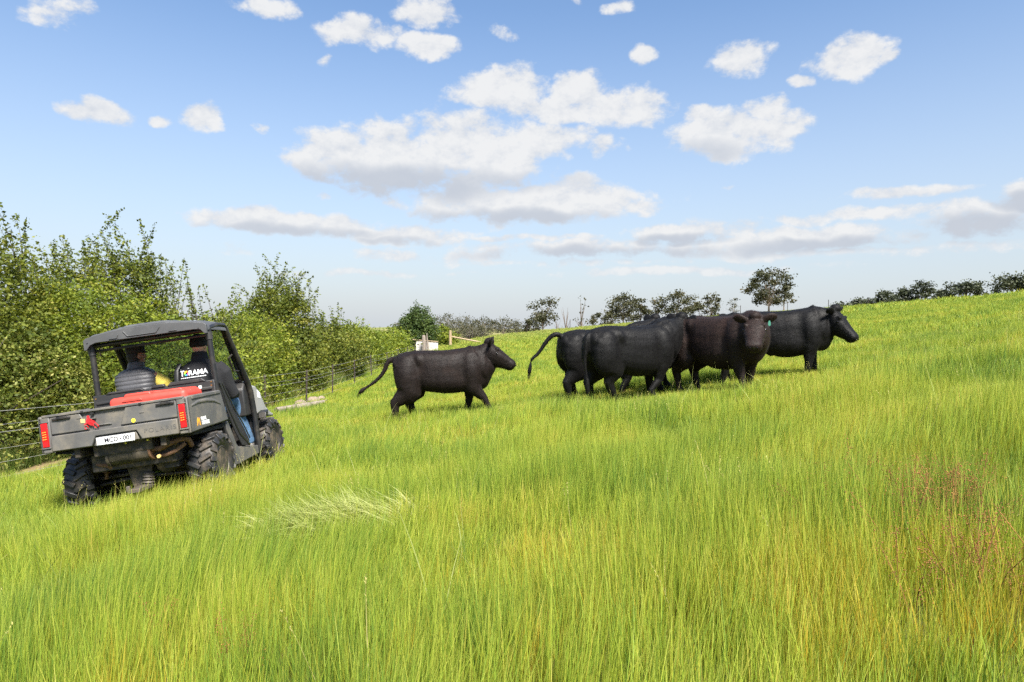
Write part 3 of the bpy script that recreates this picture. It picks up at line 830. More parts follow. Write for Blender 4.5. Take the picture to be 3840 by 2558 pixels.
# ---------------------------------------------------------------- cattle
def coat(name, black, brown, amount, seed):
    m, t, out = material(name)
    tc = t.new('ShaderNodeTexCoord').outputs['Object']
    sh = t.v('ADD', tc, (seed * 3.1, seed * 1.7, seed * 2.3))
    f = t.noise(sh, 2.2, 5, 0.6, 0.6)
    sp = t.new('ShaderNodeSeparateXYZ'); t.put(sp.inputs[0], tc)
    # sun-bleached brown hair sits on the flank and along the back, legs and head stay black
    hi = t.ramp(sp.outputs[2], 0.62, 1.0)
    ends = t.ramp(sp.outputs[0], 1.12, 0.75)
    rust = t.m('MULTIPLY', t.m('MULTIPLY', t.ramp(f, 0.58 - 0.16 * amount, 0.78), hi), t.m('MULTIPLY', ends, amount))
    c = t.mix(rust, black, brown)
    # hair grain: stretched along the flank
    g = t.v('MULTIPLY', tc, (55, 90, 130))
    hair = t.noise(g, 1.0, 3, 0.7, 0.8)
    c = t.mix(t.ramp(hair, 0.3, 0.75), c, tuple(min(1, q * 1.3 + 0.002) for q in brown[:3]) if amount > 0.5 else (0.0085, 0.008, 0.008))
    c2 = t.mix(0.7, t.mix(rust, black, brown), c)
    # dried mud and dung flecks
    d = t.noise(sh, 9, 5, 0.7)
    c2 = t.mix(t.m('MULTIPLY', t.ramp(d, 0.69, 0.76), 0.35), c2, (0.12, 0.09, 0.055))
    b = t.new('ShaderNodeBsdfPrincipled')
    t.put(b.inputs['Base Color'], c2)
    t.put(b.inputs['Roughness'], t.m('MULTIPLY_ADD', hair, 0.25, 0.48))
    b.inputs['Specular IOR Level'].default_value = 0.2
    b.inputs['Sheen Weight'].default_value = 0.02
    b.inputs['Sheen Roughness'].default_value = 0.35
    t.put(b.inputs['Sheen Tint'], (0.75, 0.7, 0.68, 1))
    bp = t.new('ShaderNodeBump'); bp.inputs['Strength'].default_value = 0.12; bp.inputs['Distance'].default_value = 0.008
    big = t.noise(sh, 14, 3, 0.5, 1.0)
    t.put(bp.inputs['Height'], t.m('ADD', t.m('MULTIPLY', hair, 0.7), t.m('MULTIPLY', big, .3)))
    t.l.new(bp.outputs[0], b.inputs['Normal'])
    t.l.new(b.outputs[0], out.inputs[0])
    return m

M_EYE = plain('cow_eye', (0.006, 0.005, 0.005), 0.12)
M_NOSE = plain('cow_nose', (0.018, 0.017, 0.018), 0.3, bump=(60, 0.4))
M_TAG = plain('ear_tag_green', (0.05, 0.22, 0.15), 0.6)

def ring_se(c, U, W, a, b_up, b_dn, n=22, e=2.4):
    """superellipse ring: half width a along U, heights along W"""
    out = []
    for i in range(n):
        th = 2 * math.pi * i / n
        cs, sn = math.cos(th), math.sin(th)
        px = a * math.copysign(abs(cs) ** (2 / e), cs)
        pz = math.copysign(abs(sn) ** (2 / e), sn)
        pz *= b_up if pz > 0 else b_dn
        out.append(Vector(c) + U * px + W * pz)
    return out

def cow(name, loc, heading, slope, head, legs, tail, mat, label, scale=1.0, belly=0.0, tagged=False, udder=False, head_roll=0.0, neck_thick=1.26, head_size=1.32, ear=.15):
    """heading: radians from +X; slope: (roll about the long axis, pitch); head: poll xyz and face direction;
    legs: offsets of the four hooves (x shift, lift) front left, front right, hind left, hind right"""
    mb = MB()
    Y = Vector((0, 1, 0)); Z = Vector((0, 0, 1))
    # trunk: x, top, bottom, half width
    S = [(-1.00, 1.21, .95, .09), (-.96, 1.30, .84, .19), (-.86, 1.36, .76, .26), (-.72, 1.385, .70, .30), (-.52, 1.40, .645, .32),
         (-.28, 1.385, .585 - belly * .5, .37), (-.02, 1.365, .535 - belly, .405), (.22, 1.36, .52 - belly, .40), (.45, 1.37, .525 - belly * .6, .355),
         (.64, 1.39, .54, .305), (.80, 1.375, .57, .26), (.92, 1.32, .64, .20), (1.0, 1.25, .75, .13)]
    rings = []
    for x, zt, zb, hw in S:
        hw *= .88
        zc = zb + (zt - zb) * 0.46
        rings.append(ring_se((x, 0, zc), Y, Z, hw, zt - zc, zc - zb, e=2.7))
    mb.loft(rings)
    # hip and shoulder masses
    for s in (-1, 1):
        mb.ell((-.70, s * .17, .94), (.29, .175, .40))
        mb.ell((.58, s * .19, .93), (.23, .15, .38))
        mb.ell((-.42, s * .24, 1.16), (.11, .06, .10))
    mb.ell((.76, 0, .76), (.21, .18, .22))      # brisket
    if udder:
        mb.ell((-.42, 0, .56), (.16, .14, .12))
    # neck and head
    px, py, pz, dx, dy, dz = head
    poll = Vector((px, py, pz)); D = Vector((dx, dy, dz)).normalized()
    side = Vector((-D.y, D.x, 0)).normalized()
    side = Matrix.Rotation(head_roll, 3, D) @ side
    U = D.cross(side).normalized()
    if U.z < 0: U = -U
    hs = head_size
    nb = poll + D * (0.05 * hs) - U * (0.15 * hs)
    A0 = Vector((.50, 0, 1.00)); A1 = Vector((.78, 0, 1.04 + .12 * (pz - 1.35)))
    nt = neck_thick
    q1, q2 = A1.lerp(nb, 0.40) + Vector((0, 0, .02)), A1.lerp(nb, 0.75)
    mb.tube([A0, A1, q1, q2, nb, nb + D * 0.07 * hs], [(.25, .34), (.235 * nt, .325 * nt), (.20 * nt, .275 * nt), (.155 * nt, .215 * nt), (.115 * hs, .16 * hs), (.09 * hs, .12 * hs)], n=18, side=(0, 1, 0))
    H = [(-.03, .055, .05, .10), (.02, .098, .085, .16), (.09, .128, .098, .195), (.17, .136, .095, .205), (.25, .126, .084, .19), (.33, .106, .072, .155),
         (.40, .092, .064, .125), (.455, .096, .062, .116), (.495, .092, .054, .10), (.525, .062, .030, .058)]
    mb.loft([ring_se(poll + D * (s_ * hs) - U * .075 * hs, side, U, hw * hs, up * hs, dn * hs, n=18, e=2.2) for s_, hw, up, dn in H])
    mb.ell(poll + U * .018 * hs, (.085 * hs, .075 * hs, .065 * hs))                 # poll
    for s in (-1, 1):
        mb.ell(poll + (D * .165 + side * (s * .108)) * hs, (.038, .03, .032))   # brow
        mb.ell(poll + (D * .485 + side * (s * .055) - U * .055) * hs, (.038, .033, .038))  # nostril pad
        # ear: a leaf shape held out sideways
        e0 = poll + (side * (s * .085) + D * .035 - U * .015) * hs
        ed = (side * s * 1.0 - D * .22 + U * ear).normalized()
        er = ed.cross(D).normalized()
        mb.tube([e0, e0 + ed * .06, e0 + ed * .13, e0 + ed * .19, e0 + ed * .235, e0 + ed * .25], [(.035, .032), (.068, .034), (.092, .032), (.085, .026), (.05, .018), (.015, .012)], n=12, side=tuple(er))
    # legs
    for k, (lx, lift) in enumerate(legs):
        s = 1 if k % 2 == 0 else -1
        if k < 2:
            y = s * .185
            kn = Vector((.56 + lx * .55 + max(lift, 0) * .5, y, .36 + lift * .5))
            fx = .56 + lx
            pts = [(.56, y, .90), (.55 + lx * .12, y, .62), tuple(kn * .45 + Vector((.55 + lx * .15, y, .60)) * .55), tuple(kn), (fx - .01 - lift * .35, y, .13 + lift), (fx + .03 - lift * .2, y, .03 + lift), (fx + .05 - lift * .2, y, lift - .02)]
            rad = [(.14, .19), (.12, .16), (.095, .115), (.070, .078), (.048, .052), (.062, .07), (.065, .075)]
        else:
            y = s * .175
            fx = -.74 + lx
            hk = Vector((-.84 + lx * .72, y, .42 + lift * .7))
            pts = [(-.68, y, .92), (-.64 + lx * .25, y, .64), tuple(hk * .5 + Vector((-.64 + lx * .3, y, .64)) * .5), tuple(hk), (fx - .02 - lift * .3, y, .13 + lift), (fx + .03 - lift * .3, y, .03 + lift), (fx + .05 - lift * .3, y, lift - .02)]
            rad = [(.17, .29), (.15, .25), (.105, .165), (.072, .10), (.048, .056), (.062, .07), (.065, .075)]
        # refine the path so that the remesh follows a smooth limb
        P = [Vector(q) for q in pts]; fine = []; fr = []
        for a in range(len(P) - 1):
            for b_ in range(4):
                u = b_ / 4
                fine.append(P[a].lerp(P[a + 1], u))
                fr.append((rad[a][0] * (1 - u) + rad[a + 1][0] * u, rad[a][1] * (1 - u) + rad[a + 1][1] * u))
        fine.append(P[-1]); fr.append(rad[-1])
        mb.tube(fine, fr, n=12, side=(0, 1, 0))
    # tail
    tp = [Vector(q) for q in tail]
    fine = []; fr = []
    for a in range(len(tp) - 1):
        for b_ in range(4):
            u = b_ / 4
            p0 = tp[max(a - 1, 0)]; p1 = tp[a]; p2 = tp[a + 1]; p3 = tp[min(a + 2, len(tp) - 1)]
            q = 0.5 * ((2 * p1) + (p2 - p0) * u + (2 * p0 - 5 * p1 + 4 * p2 - p3) * u * u + (3 * p1 - p0 - 3 * p2 + p3) * u ** 3)
            fine.append(q)
            k = (a + u) / (len(tp) - 1)
            r = .042 * (1 - k) ** .9 + .014
            if k > .70: r = .014 + .03 * math.sin((k - .70) / .30 * math.pi * .9)
            fr.append(r)
    fine.append(tp[-1]); fr.append(.012)
    mb.tube(fine, fr, n=9)
    def soft(co):
        dl = np.clip((co - np.array(poll)) @ np.array(D), -.1, .55 * hs)
        dist = np.linalg.norm(co - (np.array(poll) - np.array(U) * .09 * hs + dl[:, None] * np.array(D)), axis=1)
        w_ = .22 + .78 * sstep(.20, .34, dist)
        w_ = w_ * (.3 + .7 * sstep(.42, .62, co[:, 2]))
        return w_ * (.25 + .75 * sstep(-1.14, -1.06, co[:, 0]))
    me = remeshed(mb, name, 0.0165, 3, 0.5, weight=soft, taubin=34)
    # shaggy surface: small random lift of the skin so the outline is not a clean curve
    n = len(me.vertices)
    co = np.empty(n * 3, dtype=np.float32); me.vertices.foreach_get('co', co); co = co.reshape(-1, 3)
    no = np.empty(n * 3, dtype=np.float32); me.vertices.foreach_get('normal', no); no = no.reshape(-1, 3)
    rs = np.random.RandomState(hash(label) % 1000)
    w1 = np.sin(co[:, 0] * 9 + co[:, 2] * 7 + 1.0) * np.sin(co[:, 2] * 11 - co[:, 0] * 4) * .005
    # bones and muscle showing under the hide (side surfaces only)
    X, Yv, Zv = co[:, 0], np.abs(co[:, 1]), co[:, 2]
    sidew = np.clip(np.abs(no[:, 1]) * 1.3, 0, 1) * (np.abs(X) < 1.05)
    def bump(x, z, rx, rz, d): return d * np.exp(-((X - x) / rx) ** 2 - ((Zv - z) / rz) ** 2)
    mus = (bump(-.44, 1.02, .13, .20, -.040) + bump(-.47, .70, .07, .18, -.030) + bump(-.72, .86, .17, .22, .026) + bump(-.90, .98, .06, .2, -.014)
           + bump(.38, .92, .07, .30, -.026) + bump(.60, .92, .15, .24, .028) + bump(.50, 1.22, .08, .16, .016) + bump(.79, 1.05, .06, .26, -.022)
           + bump(.66, .66, .10, .10, .018) + bump(.02, .72, .35, .14, .014) + bump(-.10, 1.16, .30, .08, -.012))
    hook = .034 * np.exp(-((X + .46) / .07) ** 2 - ((Zv - 1.27) / .06) ** 2) + .024 * np.exp(-((X + .93) / .05) ** 2 - ((Zv - 1.19) / .06) ** 2)
    ribs = .0035 * np.sin(X * 46 + Zv * 6) * np.exp(-((X - .02) / .28) ** 2 - ((Zv - .98) / .18) ** 2)
    folds = .006 * np.sin((X - .3 * Zv) * 60) * np.exp(-((X - .92) / .10) ** 2 - ((Zv - .98) / .2) ** 2)
    spine = -.016 * np.exp(-((Yv - .11) / .05) ** 2) * np.clip(no[:, 2], 0, 1) * (np.abs(X + .05) < .85)
    w1 = w1 * .6 + (mus * .62 + ribs * .4 + folds * .5) * sidew + hook + spine
    co = co + no * (w1 + rs.normal(0, .0008, n))[:, None]
    me.vertices.foreach_set('co', co.astype(np.float32).ravel())
    me.update()
    o = link(name, me, mat)
    o.location = loc
    o.rotation_mode = 'XYZ'
    o.matrix_world = Matrix.Translation(loc) @ Matrix.Rotation(heading, 4, 'Z') @ Matrix.Rotation(slope[1], 4, 'Y') @ Matrix.Rotation(slope[0], 4, 'X') @ Matrix.Diagonal((.93 * scale, 1.04 * scale, scale, 1))
    tag(o, label, 'cow', 'black cattle walking across the paddock')
    # coat: short hairs lying back and down over the skin
    fc = np.empty(len(me.polygons) * 3, dtype=np.float32); me.polygons.foreach_get('center', fc); fc = fc.reshape(-1, 3)
    fn = np.empty(len(me.polygons) * 3, dtype=np.float32); me.polygons.foreach_get('normal', fn); fn = fn.reshape(-1, 3)
    nh = 60000
    k = rs.randint(0, len(fc), nh)
    root_ = fc[k] + rs.normal(0, .008, (nh, 3))
    flow = np.stack([np.full(nh, -.8), np.zeros(nh), np.full(nh, -.55)], 1) + rs.normal(0, .2, (nh, 3))
    sw = np.sin(root_[:, 0] * 13 + 2 * np.sin(root_[:, 2] * 9))[:, None] * np.array([[.25, 0, .35]])
    dv = flow + sw
    dv -= fn[k] * np.sum(dv * fn[k], 1)[:, None]
    dv /= np.linalg.norm(dv, axis=1)[:, None] + 1e-6
    dv = dv * .85 + fn[k] * rs.uniform(.10, .42, nh)[:, None]
    sd = np.cross(dv, fn[k]); sd /= np.linalg.norm(sd, axis=1)[:, None] + 1e-6
    L = rs.uniform(.02, .042, nh)[:, None]
    root_ = root_ - fn[k] * .003
    HV = np.stack([root_ - sd * .0016, root_ + sd * .0016, root_ + dv * L], 1).reshape(-1, 3)
    hm_ = np_mesh('hair', HV, np.arange(nh * 3), np.full(nh, 3))
    link('hair', hm_, mat, o)
    ts = MB()
    for q in range(90):
        u = rs.uniform(.70, .99) * (len(fine) - 1); i0 = int(u); a0 = fine[i0].lerp(fine[min(i0 + 1, len(fine) - 1)], u - i0)
        d0 = (fine[-1] - fine[max(i0 - 3, 0)]).normalized() * .10 + Vector((0, 0, -.05)) + Vector(rs.normal(0, .022, 3))
        s0 = Vector(rs.normal(0, 1, 3)).normalized() * .004
        st = a0 + Vector(rs.normal(0, .012, 3))
        ts.add([st - s0, st + s0, st + d0], [(0, 1, 2)])
    link('tail_switch', ts.mesh('tail_switch'), mat, o)
    # eyes, nose leather
    for s in (-1, 1):
        e = MB(); e.ell(poll + (D * .19 + side * (s * .126) - U * .055) * hs, (.023, .023, .023), nu=10, nv=7)
        e.build('eye', M_EYE, o)
    nz = MB()
    nz.ell(poll + (D * .508 - U * .078) * hs, (.03, .03, .03), nu=12, nv=8)
    nm = nz.mesh('nose')
    Mn = Matrix((side, U, D)).transposed()
    for v in nm.vertices:
        q = Mn.transposed() @ (v.co - (poll + (D * .508 - U * .078) * hs))
        v.co = (poll + (D * .508 - U * .078) * hs) + Mn @ Vector((q.x * 2.35, q.y * 1.7, q.z * .95))
    link('nose', nm, M_NOSE, o); nm.polygons.foreach_set('use_smooth', [True] * len(nm.polygons))
    for s in (-1, 1):
        e = MB(); e.ell(poll + (D * .533 + side * (s * .04) - U * .066) * hs, (.012, .012, .012), nu=8, nv=6)
        e.build('nostril', M_EYE, o)
    if tagged:
        s = tagged
        e0 = poll + (side * (s * .085) + D * .035 - U * .015) * hs
        ed = (side * s * 1.0 - D * .18 + U * ear).normalized()
        c = e0 + ed * .115 + D * .035 - U * .03
        e = MB()
        e.prism([(-.009, .0), (.009, .0), (.017, -.015), (.021, -.066), (.009, -.078), (-.009, -.078), (-.021, -.066), (-.017, -.015)], 1, -.004, .004)
        tm = e.mesh('ear_tag')
        Mt = Matrix((side, D, Vector((0, 0, 1)))).transposed()
        for v in tm.vertices: v.co = c + Mt @ v.co
        link('ear_tag', tm, M_TAG, o)
    return o

def at(x, y, dz=0.0):
    return (x, y, float(terrain(x, y)) + dz)

blk = (0.0034, 0.0032, 0.0034)
M_COAT1 = coat('coat_dark_brown_black', blk, (0.020, 0.011, 0.008), 0.6, 1)
M_COAT2 = coat('coat_black', blk, (0.008, 0.007, 0.006), 0.25, 2)
M_COAT3 = coat('coat_black_dull', blk, (0.009, 0.0075, 0.007), 0.3, 3)
M_COAT4 = coat('coat_russet_black', blk, (0.034, 0.017, 0.012), 0.7, 4)
M_COAT5 = coat('coat_brown_black', blk, (0.016, 0.010, 0.008), 0.45, 5)

# legs: front left, front right, hind left, hind right  (x shift, lift)
cow('cow', at(-1.25, 13.1, -.02), R(4), (R(0), R(-5)), (1.00, -.02, 1.42, .80, -.10, -.58),
    [(-.12, .0), (.36, .08), (.10, .0), (-.24, .05)],
    [(-.95, 0, 1.27), (-1.08, 0, 1.24), (-1.22, 0, 1.02), (-1.42, .0, .86), (-1.62, 0, .76), (-1.74, 0, .68)], M_COAT1,
    'dark brownish black cow trotting alone ahead of the buggy, tail stretched back', tagged=1, ear=.75)
cow('cow', at(1.80, 13.5), R(20), (R(5), R(-3)), (1.30, .05, 1.52, .8, .1, -.55),
    [(.15, 0), (-.2, .05), (.2, .0), (-.12, .0)],
    [(-.95, 0, 1.29), (-1.08, .0, 1.33), (-1.22, .05, 1.24), (-1.42, .1, .98), (-1.56, .12, .86), (-1.60, .13, .68), (-1.62, .13, .58)], M_COAT3,
    'black cow with muddy rump swinging its tail out, behind another cow', udder=True)
cow('cow', at(2.12, 12.1), R(27), (R(4), R(-3)), (1.22, .02, 1.46, .8, .1, -.55),
    [(.05, .0), (-.22, .10), (-.02, 0), (.24, .06)],
    [(-.96, 0, 1.27), (-1.03, -.03, 1.20), (-1.06, -.03, 1.0), (-1.07, -.03, .75), (-1.04, -.05, .50), (-1.03, -.06, .22)], M_COAT2,
    'large black cow seen from behind its flank, long tail hanging down', belly=.05, tagged=1)
cow('cow', at(3.66, 12.0), R(-56), (R(0), R(-2)), (1.08, -.32, 1.30, .50, -.68, -.62),
    [(-.05, .0), (.16, .0), (.05, .0), (-.08, .0)],
    [(-.96, 0, 1.27), (-1.04, .0, 1.15), (-1.06, .0, .9), (-1.05, .02, .68), (-1.03, .03, .48)], M_COAT4,
    'russet tinged black cow turned to face the camera, green ear tag', belly=.09, tagged=1, neck_thick=1.3)
cow('cow', at(3.62, 13.2), R(-2), (R(6), R(-3)), (1.22, 0, 1.20, .62, -.1, -.78),
    [(.1, .0), (-.12, .0), (.1, .0), (-.1, .0)],
    [(-.96, 0, 1.27), (-1.04, .0, 1.15), (-1.06, .0, .9), (-1.05, .0, .6)], M_COAT5,
    'cow almost hidden behind the russet cow, only its lowered muzzle and legs showing')
cow('cow', at(5.22, 13.1, -.08), R(-22), (R(0), R(-5)), (1.06, -.06, 1.30, .58, -.28, -.76),
    [(.06, .0), (-.10, .0), (.08, .0), (-.08, .0)],
    [(-.96, 0, 1.29), (-1.08, .02, 1.37), (-1.2, .05, 1.32), (-1.28, .08, 1.15), (-1.3, .1, .95)], M_COAT5,
    'rightmost cow, brown black, standing side on with its head to the right', belly=.06)

# ---------------------------------------------------------------- farm buggy
VM = (Matrix.Translation((-3.768, 6.624, -1.832 + CAMZ)) @ Matrix.Rotation(.04, 4, 'Z') @ Matrix.Rotation(-.05, 4, 'X') @ Matrix.Rotation(-.140, 4, 'Y') @ Matrix.Diagonal((.972, 1, 1, 1)))
dust = (0.20, 0.165, 0.115)
M_PLAST = plain('grey_moulded_plastic', (0.088, 0.086, 0.083), 0.55, noise=(3, .15), bump=(160, .12), dirt=((0.24, 0.20, 0.14), 3.5, .5))
M_PLAST2 = plain('dark_moulded_plastic', (0.020, 0.020, 0.021), 0.5, bump=(160, .12), dirt=(dust, 5, .10))
M_ROOF = plain('roof_plastic', (0.062, 0.063, 0.065), 0.5, noise=(2, .1), bump=(180, .15), dirt=((0.3, 0.3, 0.28), 3, .12))
M_TUBE = plain('black_steel_tube', (0.011, 0.011, 0.012), 0.42, dirt=(dust, 7, .15))
M_FRAME = plain('dirty_chassis', (0.030, 0.027, 0.024), 0.7, bump=(40, .4), dirt=((0.22, 0.16, 0.10), 9, .6))
M_ALLOY = plain('muddy_alloy', (0.11, 0.095, 0.08), 0.6, metal=.35, bump=(50, .4), dirt=((0.12, 0.08, 0.05), 12, .6))
M_RUST = plain('rusty_pipe', (0.165, 0.085, 0.042), 0.75, noise=(18, .4), bump=(60, .4), dirt=((0.07, .045, .03), 9, .5))
M_MUFF = plain('sooty_muffler', (0.055, 0.048, 0.036), 0.7, metal=.2, noise=(12, .35), bump=(50, .3), dirt=((0.13, .10, .06), 6, .5))
M_TYRE = plain('muddy_tyre', (0.016, 0.016, 0.016), 0.5, bump=(60, .4), dirt=((0.15, 0.115, 0.08), 6, .6))
M_RIM = plain('dirty_steel_rim', (0.05, 0.045, 0.04), 0.5, metal=.3, dirt=((0.24, .18, .12), 8, .8))
M_LENS = plain('red_lamp_lens', (0.50, 0.008, 0.010), 0.16, noise=(30, .15))
M_WHITE = plain('plate_white', (0.78, 0.78, 0.76), 0.45)
M_INK = plain('plate_ink', (0.02, 0.018, 0.03), 0.6)
M_GOLD = plain('pale_gold_print', (0.80, 0.50, 0.20), 0.5)
M_ARCH = plain('orange_print', (0.80, 0.38, 0.02), 0.5)
M_REDP = plain('red_print', (0.62, 0.015, 0.02), 0.5)
M_YEL = plain('yellow_sticker', (0.72, 0.62, 0.05), 0.5)
M_CREAM = plain('cream_print', (0.75, 0.50, 0.18), 0.5)
M_BRASS = plain('brass_screw', (0.35, 0.20, 0.08), 0.35, metal=.8)
M_SILVER = plain('silver_grey_fender', (0.30, 0.30, 0.295), 0.4, noise=(5, .15), dirt=(dust, 5, .4))
M_VINYL = plain('black_vinyl', (0.012, 0.012, 0.012), 0.5, bump=(90, .2))
M_NET = plain('black_net', (0.010, 0.010, 0.010), 0.85, bump=(220, .8))
M_REDTUB = plain('red_polyethylene', (0.56, 0.050, 0.032), 0.5, noise=(4, .08), bump=(120, .1), dirt=((0.45, .12, .09), 5, .25))
def glass_mat():
    m, t, out = material('windscreen_glass')
    tr = t.new('ShaderNodeBsdfTransparent'); tr.inputs[0].default_value = (0.80, 0.86, 0.84, 1)
    gl = t.new('ShaderNodeBsdfGlossy'); gl.inputs['Roughness'].default_value = 0.04
    df = t.new('ShaderNodeBsdfDiffuse'); df.inputs[0].default_value = (.45, .5, .48, 1)
    fr = t.new('ShaderNodeFresnel'); fr.inputs[0].default_value = 1.45
    a = t.new('ShaderNodeMixShader'); t.l.new(fr.outputs[0], a.inputs[0]); t.l.new(tr.outputs[0], a.inputs[1]); t.l.new(gl.outputs[0], a.inputs[2])
    tc = t.new('ShaderNodeTexCoord').outputs['Object']
    b = t.new('ShaderNodeMixShader'); t.put(b.inputs[0], t.ramp(t.noise(tc, 3, 6, .7), .45, .8, .05, .28))
    t.l.new(a.outputs[0], b.inputs[1]); t.l.new(df.outputs[0], b.inputs[2])
    t.l.new(b.outputs[0], out.inputs[0])
    return m
M_GLASS = glass_mat()
def emis(name, col, s):
    m, t, out = material(name)
    e = t.new('ShaderNodeEmission'); e.inputs[0].default_value = (*col, 1); e.inputs[1].default_value = s
    t.l.new(e.outputs[0], out.inputs[0]); return m
M_LED = emis('lit_lamp_element', (1.0, 0.22, 0.04), 1.7)
M_LEDG = emis('lit_lamp_glow', (0.9, 0.02, 0.01), 0.9)

buggy = empty('farm_buggy')
buggy.matrix_world = VM
tag(buggy, 'black two seat farm buggy with muddy tray driving away up the paddock', 'utility vehicle')

def part(name, mat, fn, parent=buggy, bevel=0.006, smooth=40, seg=2):
    mb = MB(); fn(mb); return mb.build(name, mat, parent, bevel, smooth, seg)

# tray: tailgate with stepped relief
def f(m):
    m.box(-.625, .625, .028, .05, .695, 1.05)                                     # back sheet
    m.prism([(-.625, .865), (-.255, .865), (-.33, 1.035), (-.625, 1.035)], 1, .004, .028)   # upper panels beside the pressed hollow
    m.prism([(.055, .865), (.625, .865), (.625, 1.035), (.125, 1.035)], 1, .004, .028)
    m.prism([(-.16, .905), (-.05, .905), (-.03, .89), (-.18, .89)], 1, .012, .028)
    m.prism([(-.625, .702), (-.235, .702), (-.19, .795), (.215, .795), (.26, .702), (.625, .702), (.625, .852), (-.625, .852)], 1, -.016, .028)
    m.prism([(-.20, .704), (.225, .704), (.20, .79), (-.175, .79)], 1, .0, .026)
tailgate = part('tailgate', M_PLAST, f, bevel=.008)
part('top_rail', M_PLAST, lambda m: m.box(-.70, .70, -.004, .055, 1.037, 1.062), tailgate)
for x0, x1 in ((-.60, -.42), (.43, .61)):
    part('latch', M_TUBE, lambda m: (m.box(x0, x1, -.012, .01, 1.0, 1.022), m.box(x0 + .05, x1 - .03, -.020, .0, 1.006, 1.030)), tailgate, .004)
for x0, z0 in ((-.205, 1.008), (.275, 1.034), (-.30, 1.036)):
    part('tie_slot', M_NET, lambda m: m.box(x0 - .014, x0 + .014, -.006, .03, z0, z0 + .02), tailgate, .002)
for x0, z0 in ((-.20, .965), (.28, .955), (-.34, .985)):
    part('slot_lip', M_PLAST, lambda m: m.box(x0 - .022, x0 + .022, -.001, .02, z0, z0 + .010), tailgate, .002)
tx = text_mesh('POLARIS', .062, .002, .0, spacing=1.25)
o = link('embossed_lettering', tx, M_PLAST, tailgate); o.matrix_local = Matrix.Translation((.45, -.0165, .775)) @ Matrix.Rotation(R(90), 4, 'X') @ Matrix.Diagonal((1.15, 1, 1, 1))
# tray sides, corners, floor
for s in (-1, 1):
    def f(m):
        a, b = (.700, .742) if s > 0 else (-.742, -.700)
        m.prism([(.0, .69), (.0, 1.052), (.10, 1.060), (.84, 1.082), (.88, 1.05), (1.00, .735), (.80, .725), (.44, .712)], 0, a, b)
        m.box(min(s * .628, s * .742), max(s * .628, s * .742), .0, .045, .69, 1.045)
    sd = part('tray_side', M_PLAST, f, bevel=.012)
    def f(m):     # pressed fender arch
        pts = [(.08, .955), (.25, .985), (.45, .99), (.65, .975), (.82, .93)]
        m.tube([(s * .742, y, z) for y, z in pts], [.012, .02, .022, .02, .012], 8, flat=.45, side=(0, 0, 1))
    part('fender_crease', M_PLAST, f, sd, 0)
    part('rim_ledge', M_PLAST, lambda m: m.prism([(.10, 1.02), (.84, 1.045), (.84, 1.075), (.10, 1.055)], 0, min(s * .742, s * .752), max(s * .742, s * .752)), sd, .004)
part('tray_floor', M_PLAST2, lambda m: m.box(-.70, .70, .05, .88, .735, .76))
for s in (-1, 1):
    cx = s * .682
    lamp = part('tail_lamp', M_LENS, lambda m: m.prism([(cx - .030, .752), (cx + .030, .752), (cx + .030, .985), (cx - .030, .985)], 1, -.014, .01), bevel=.005)
    part('lamp_bezel', M_PLAST, lambda m: m.box(cx - .042, cx + .045, -.012, .01, .735, .747), lamp, .003)
    part('lamp_bezel', M_PLAST, lambda m: m.box(cx - .042, cx + .045, -.010, .01, .989, .998), lamp, .003)
    part('lamp_glow', M_LEDG, lambda m: m.box(cx - .021, cx + .021, -.0165, -.0135, .815, .915), lamp, 0)
    for k in range(4):
        z0 = .826 + k * .023
        part('lamp_element', M_LED, lambda m: (m.box(cx - .018, cx - .003, -.019, -.016, z0, z0 + .007), m.box(cx + .003, cx + .018, -.019, -.016, z0 + .002, z0 + .009)), lamp, 0)
# number plate
plate = part('number_plate', M_WHITE, lambda m: m.prism([(-.183, .699), (.193, .699), (.198, .776), (-.183, .776)], 1, -.026, -.018), bevel=.002)
plate['label'] = 'white number plate reading MCD 001'
def f(m):
    for z0 in (.7025, .7705): m.box(-.179, .190, -.0275, -.0262, z0, z0 + .0018)
    for x0 in (-.179, .1885): m.box(x0, x0 + .0018, -.0275, -.0262, .7043, .7705)
part('plate_border', M_INK, f, plate, 0)
def flat_text(body, size, pos, mat, parent, name, bold=0.0, rot=Matrix.Rotation(R(90), 4, 'X'), sx=1.0, shear=0.0, spacing=1.0):
    o = link(name, text_mesh(body, size, .0008, bold, shear=shear, spacing=spacing), mat, parent)
    o.matrix_local = Matrix.Translation(pos) @ rot @ Matrix.Diagonal((sx, 1, 1, 1)); return o
flat_text('MCD', .062, (-.035, -.0272, .738), M_INK, plate, 'plate_lettering', .0012, sx=1.0)
flat_text('001', .062, (.128, -.0272, .738), M_INK, plate, 'plate_lettering', .0012, sx=1.0)
part('plate_dot', M_INK, lambda m: m.lathe([(0, .008), (.001, .008)], (.055, -.0275, .737), (0, -1, 0), 14), plate, 0)
def arches(m, cx, cz, w, h, y, thick, axis=1):
    for s in (-1, 1):
        pts = []
        for k in range(11):
            a = math.pi * k / 10
            px = cx + s * w * .25 - math.cos(a) * w * .25
            pz = cz - h / 2 + h * math.sin(a) ** .7
            pts.append((px, y, pz) if axis == 1 else (y, px, pz))
        m.tube(pts, thick, 6, flat=.3, side=(0, 1, 0) if axis == 1 else (1, 0, 0))
part('plate_arch', M_GOLD, lambda m: arches(m, -.147, .736, .052, .046, -.0265, .0035), plate, 0)
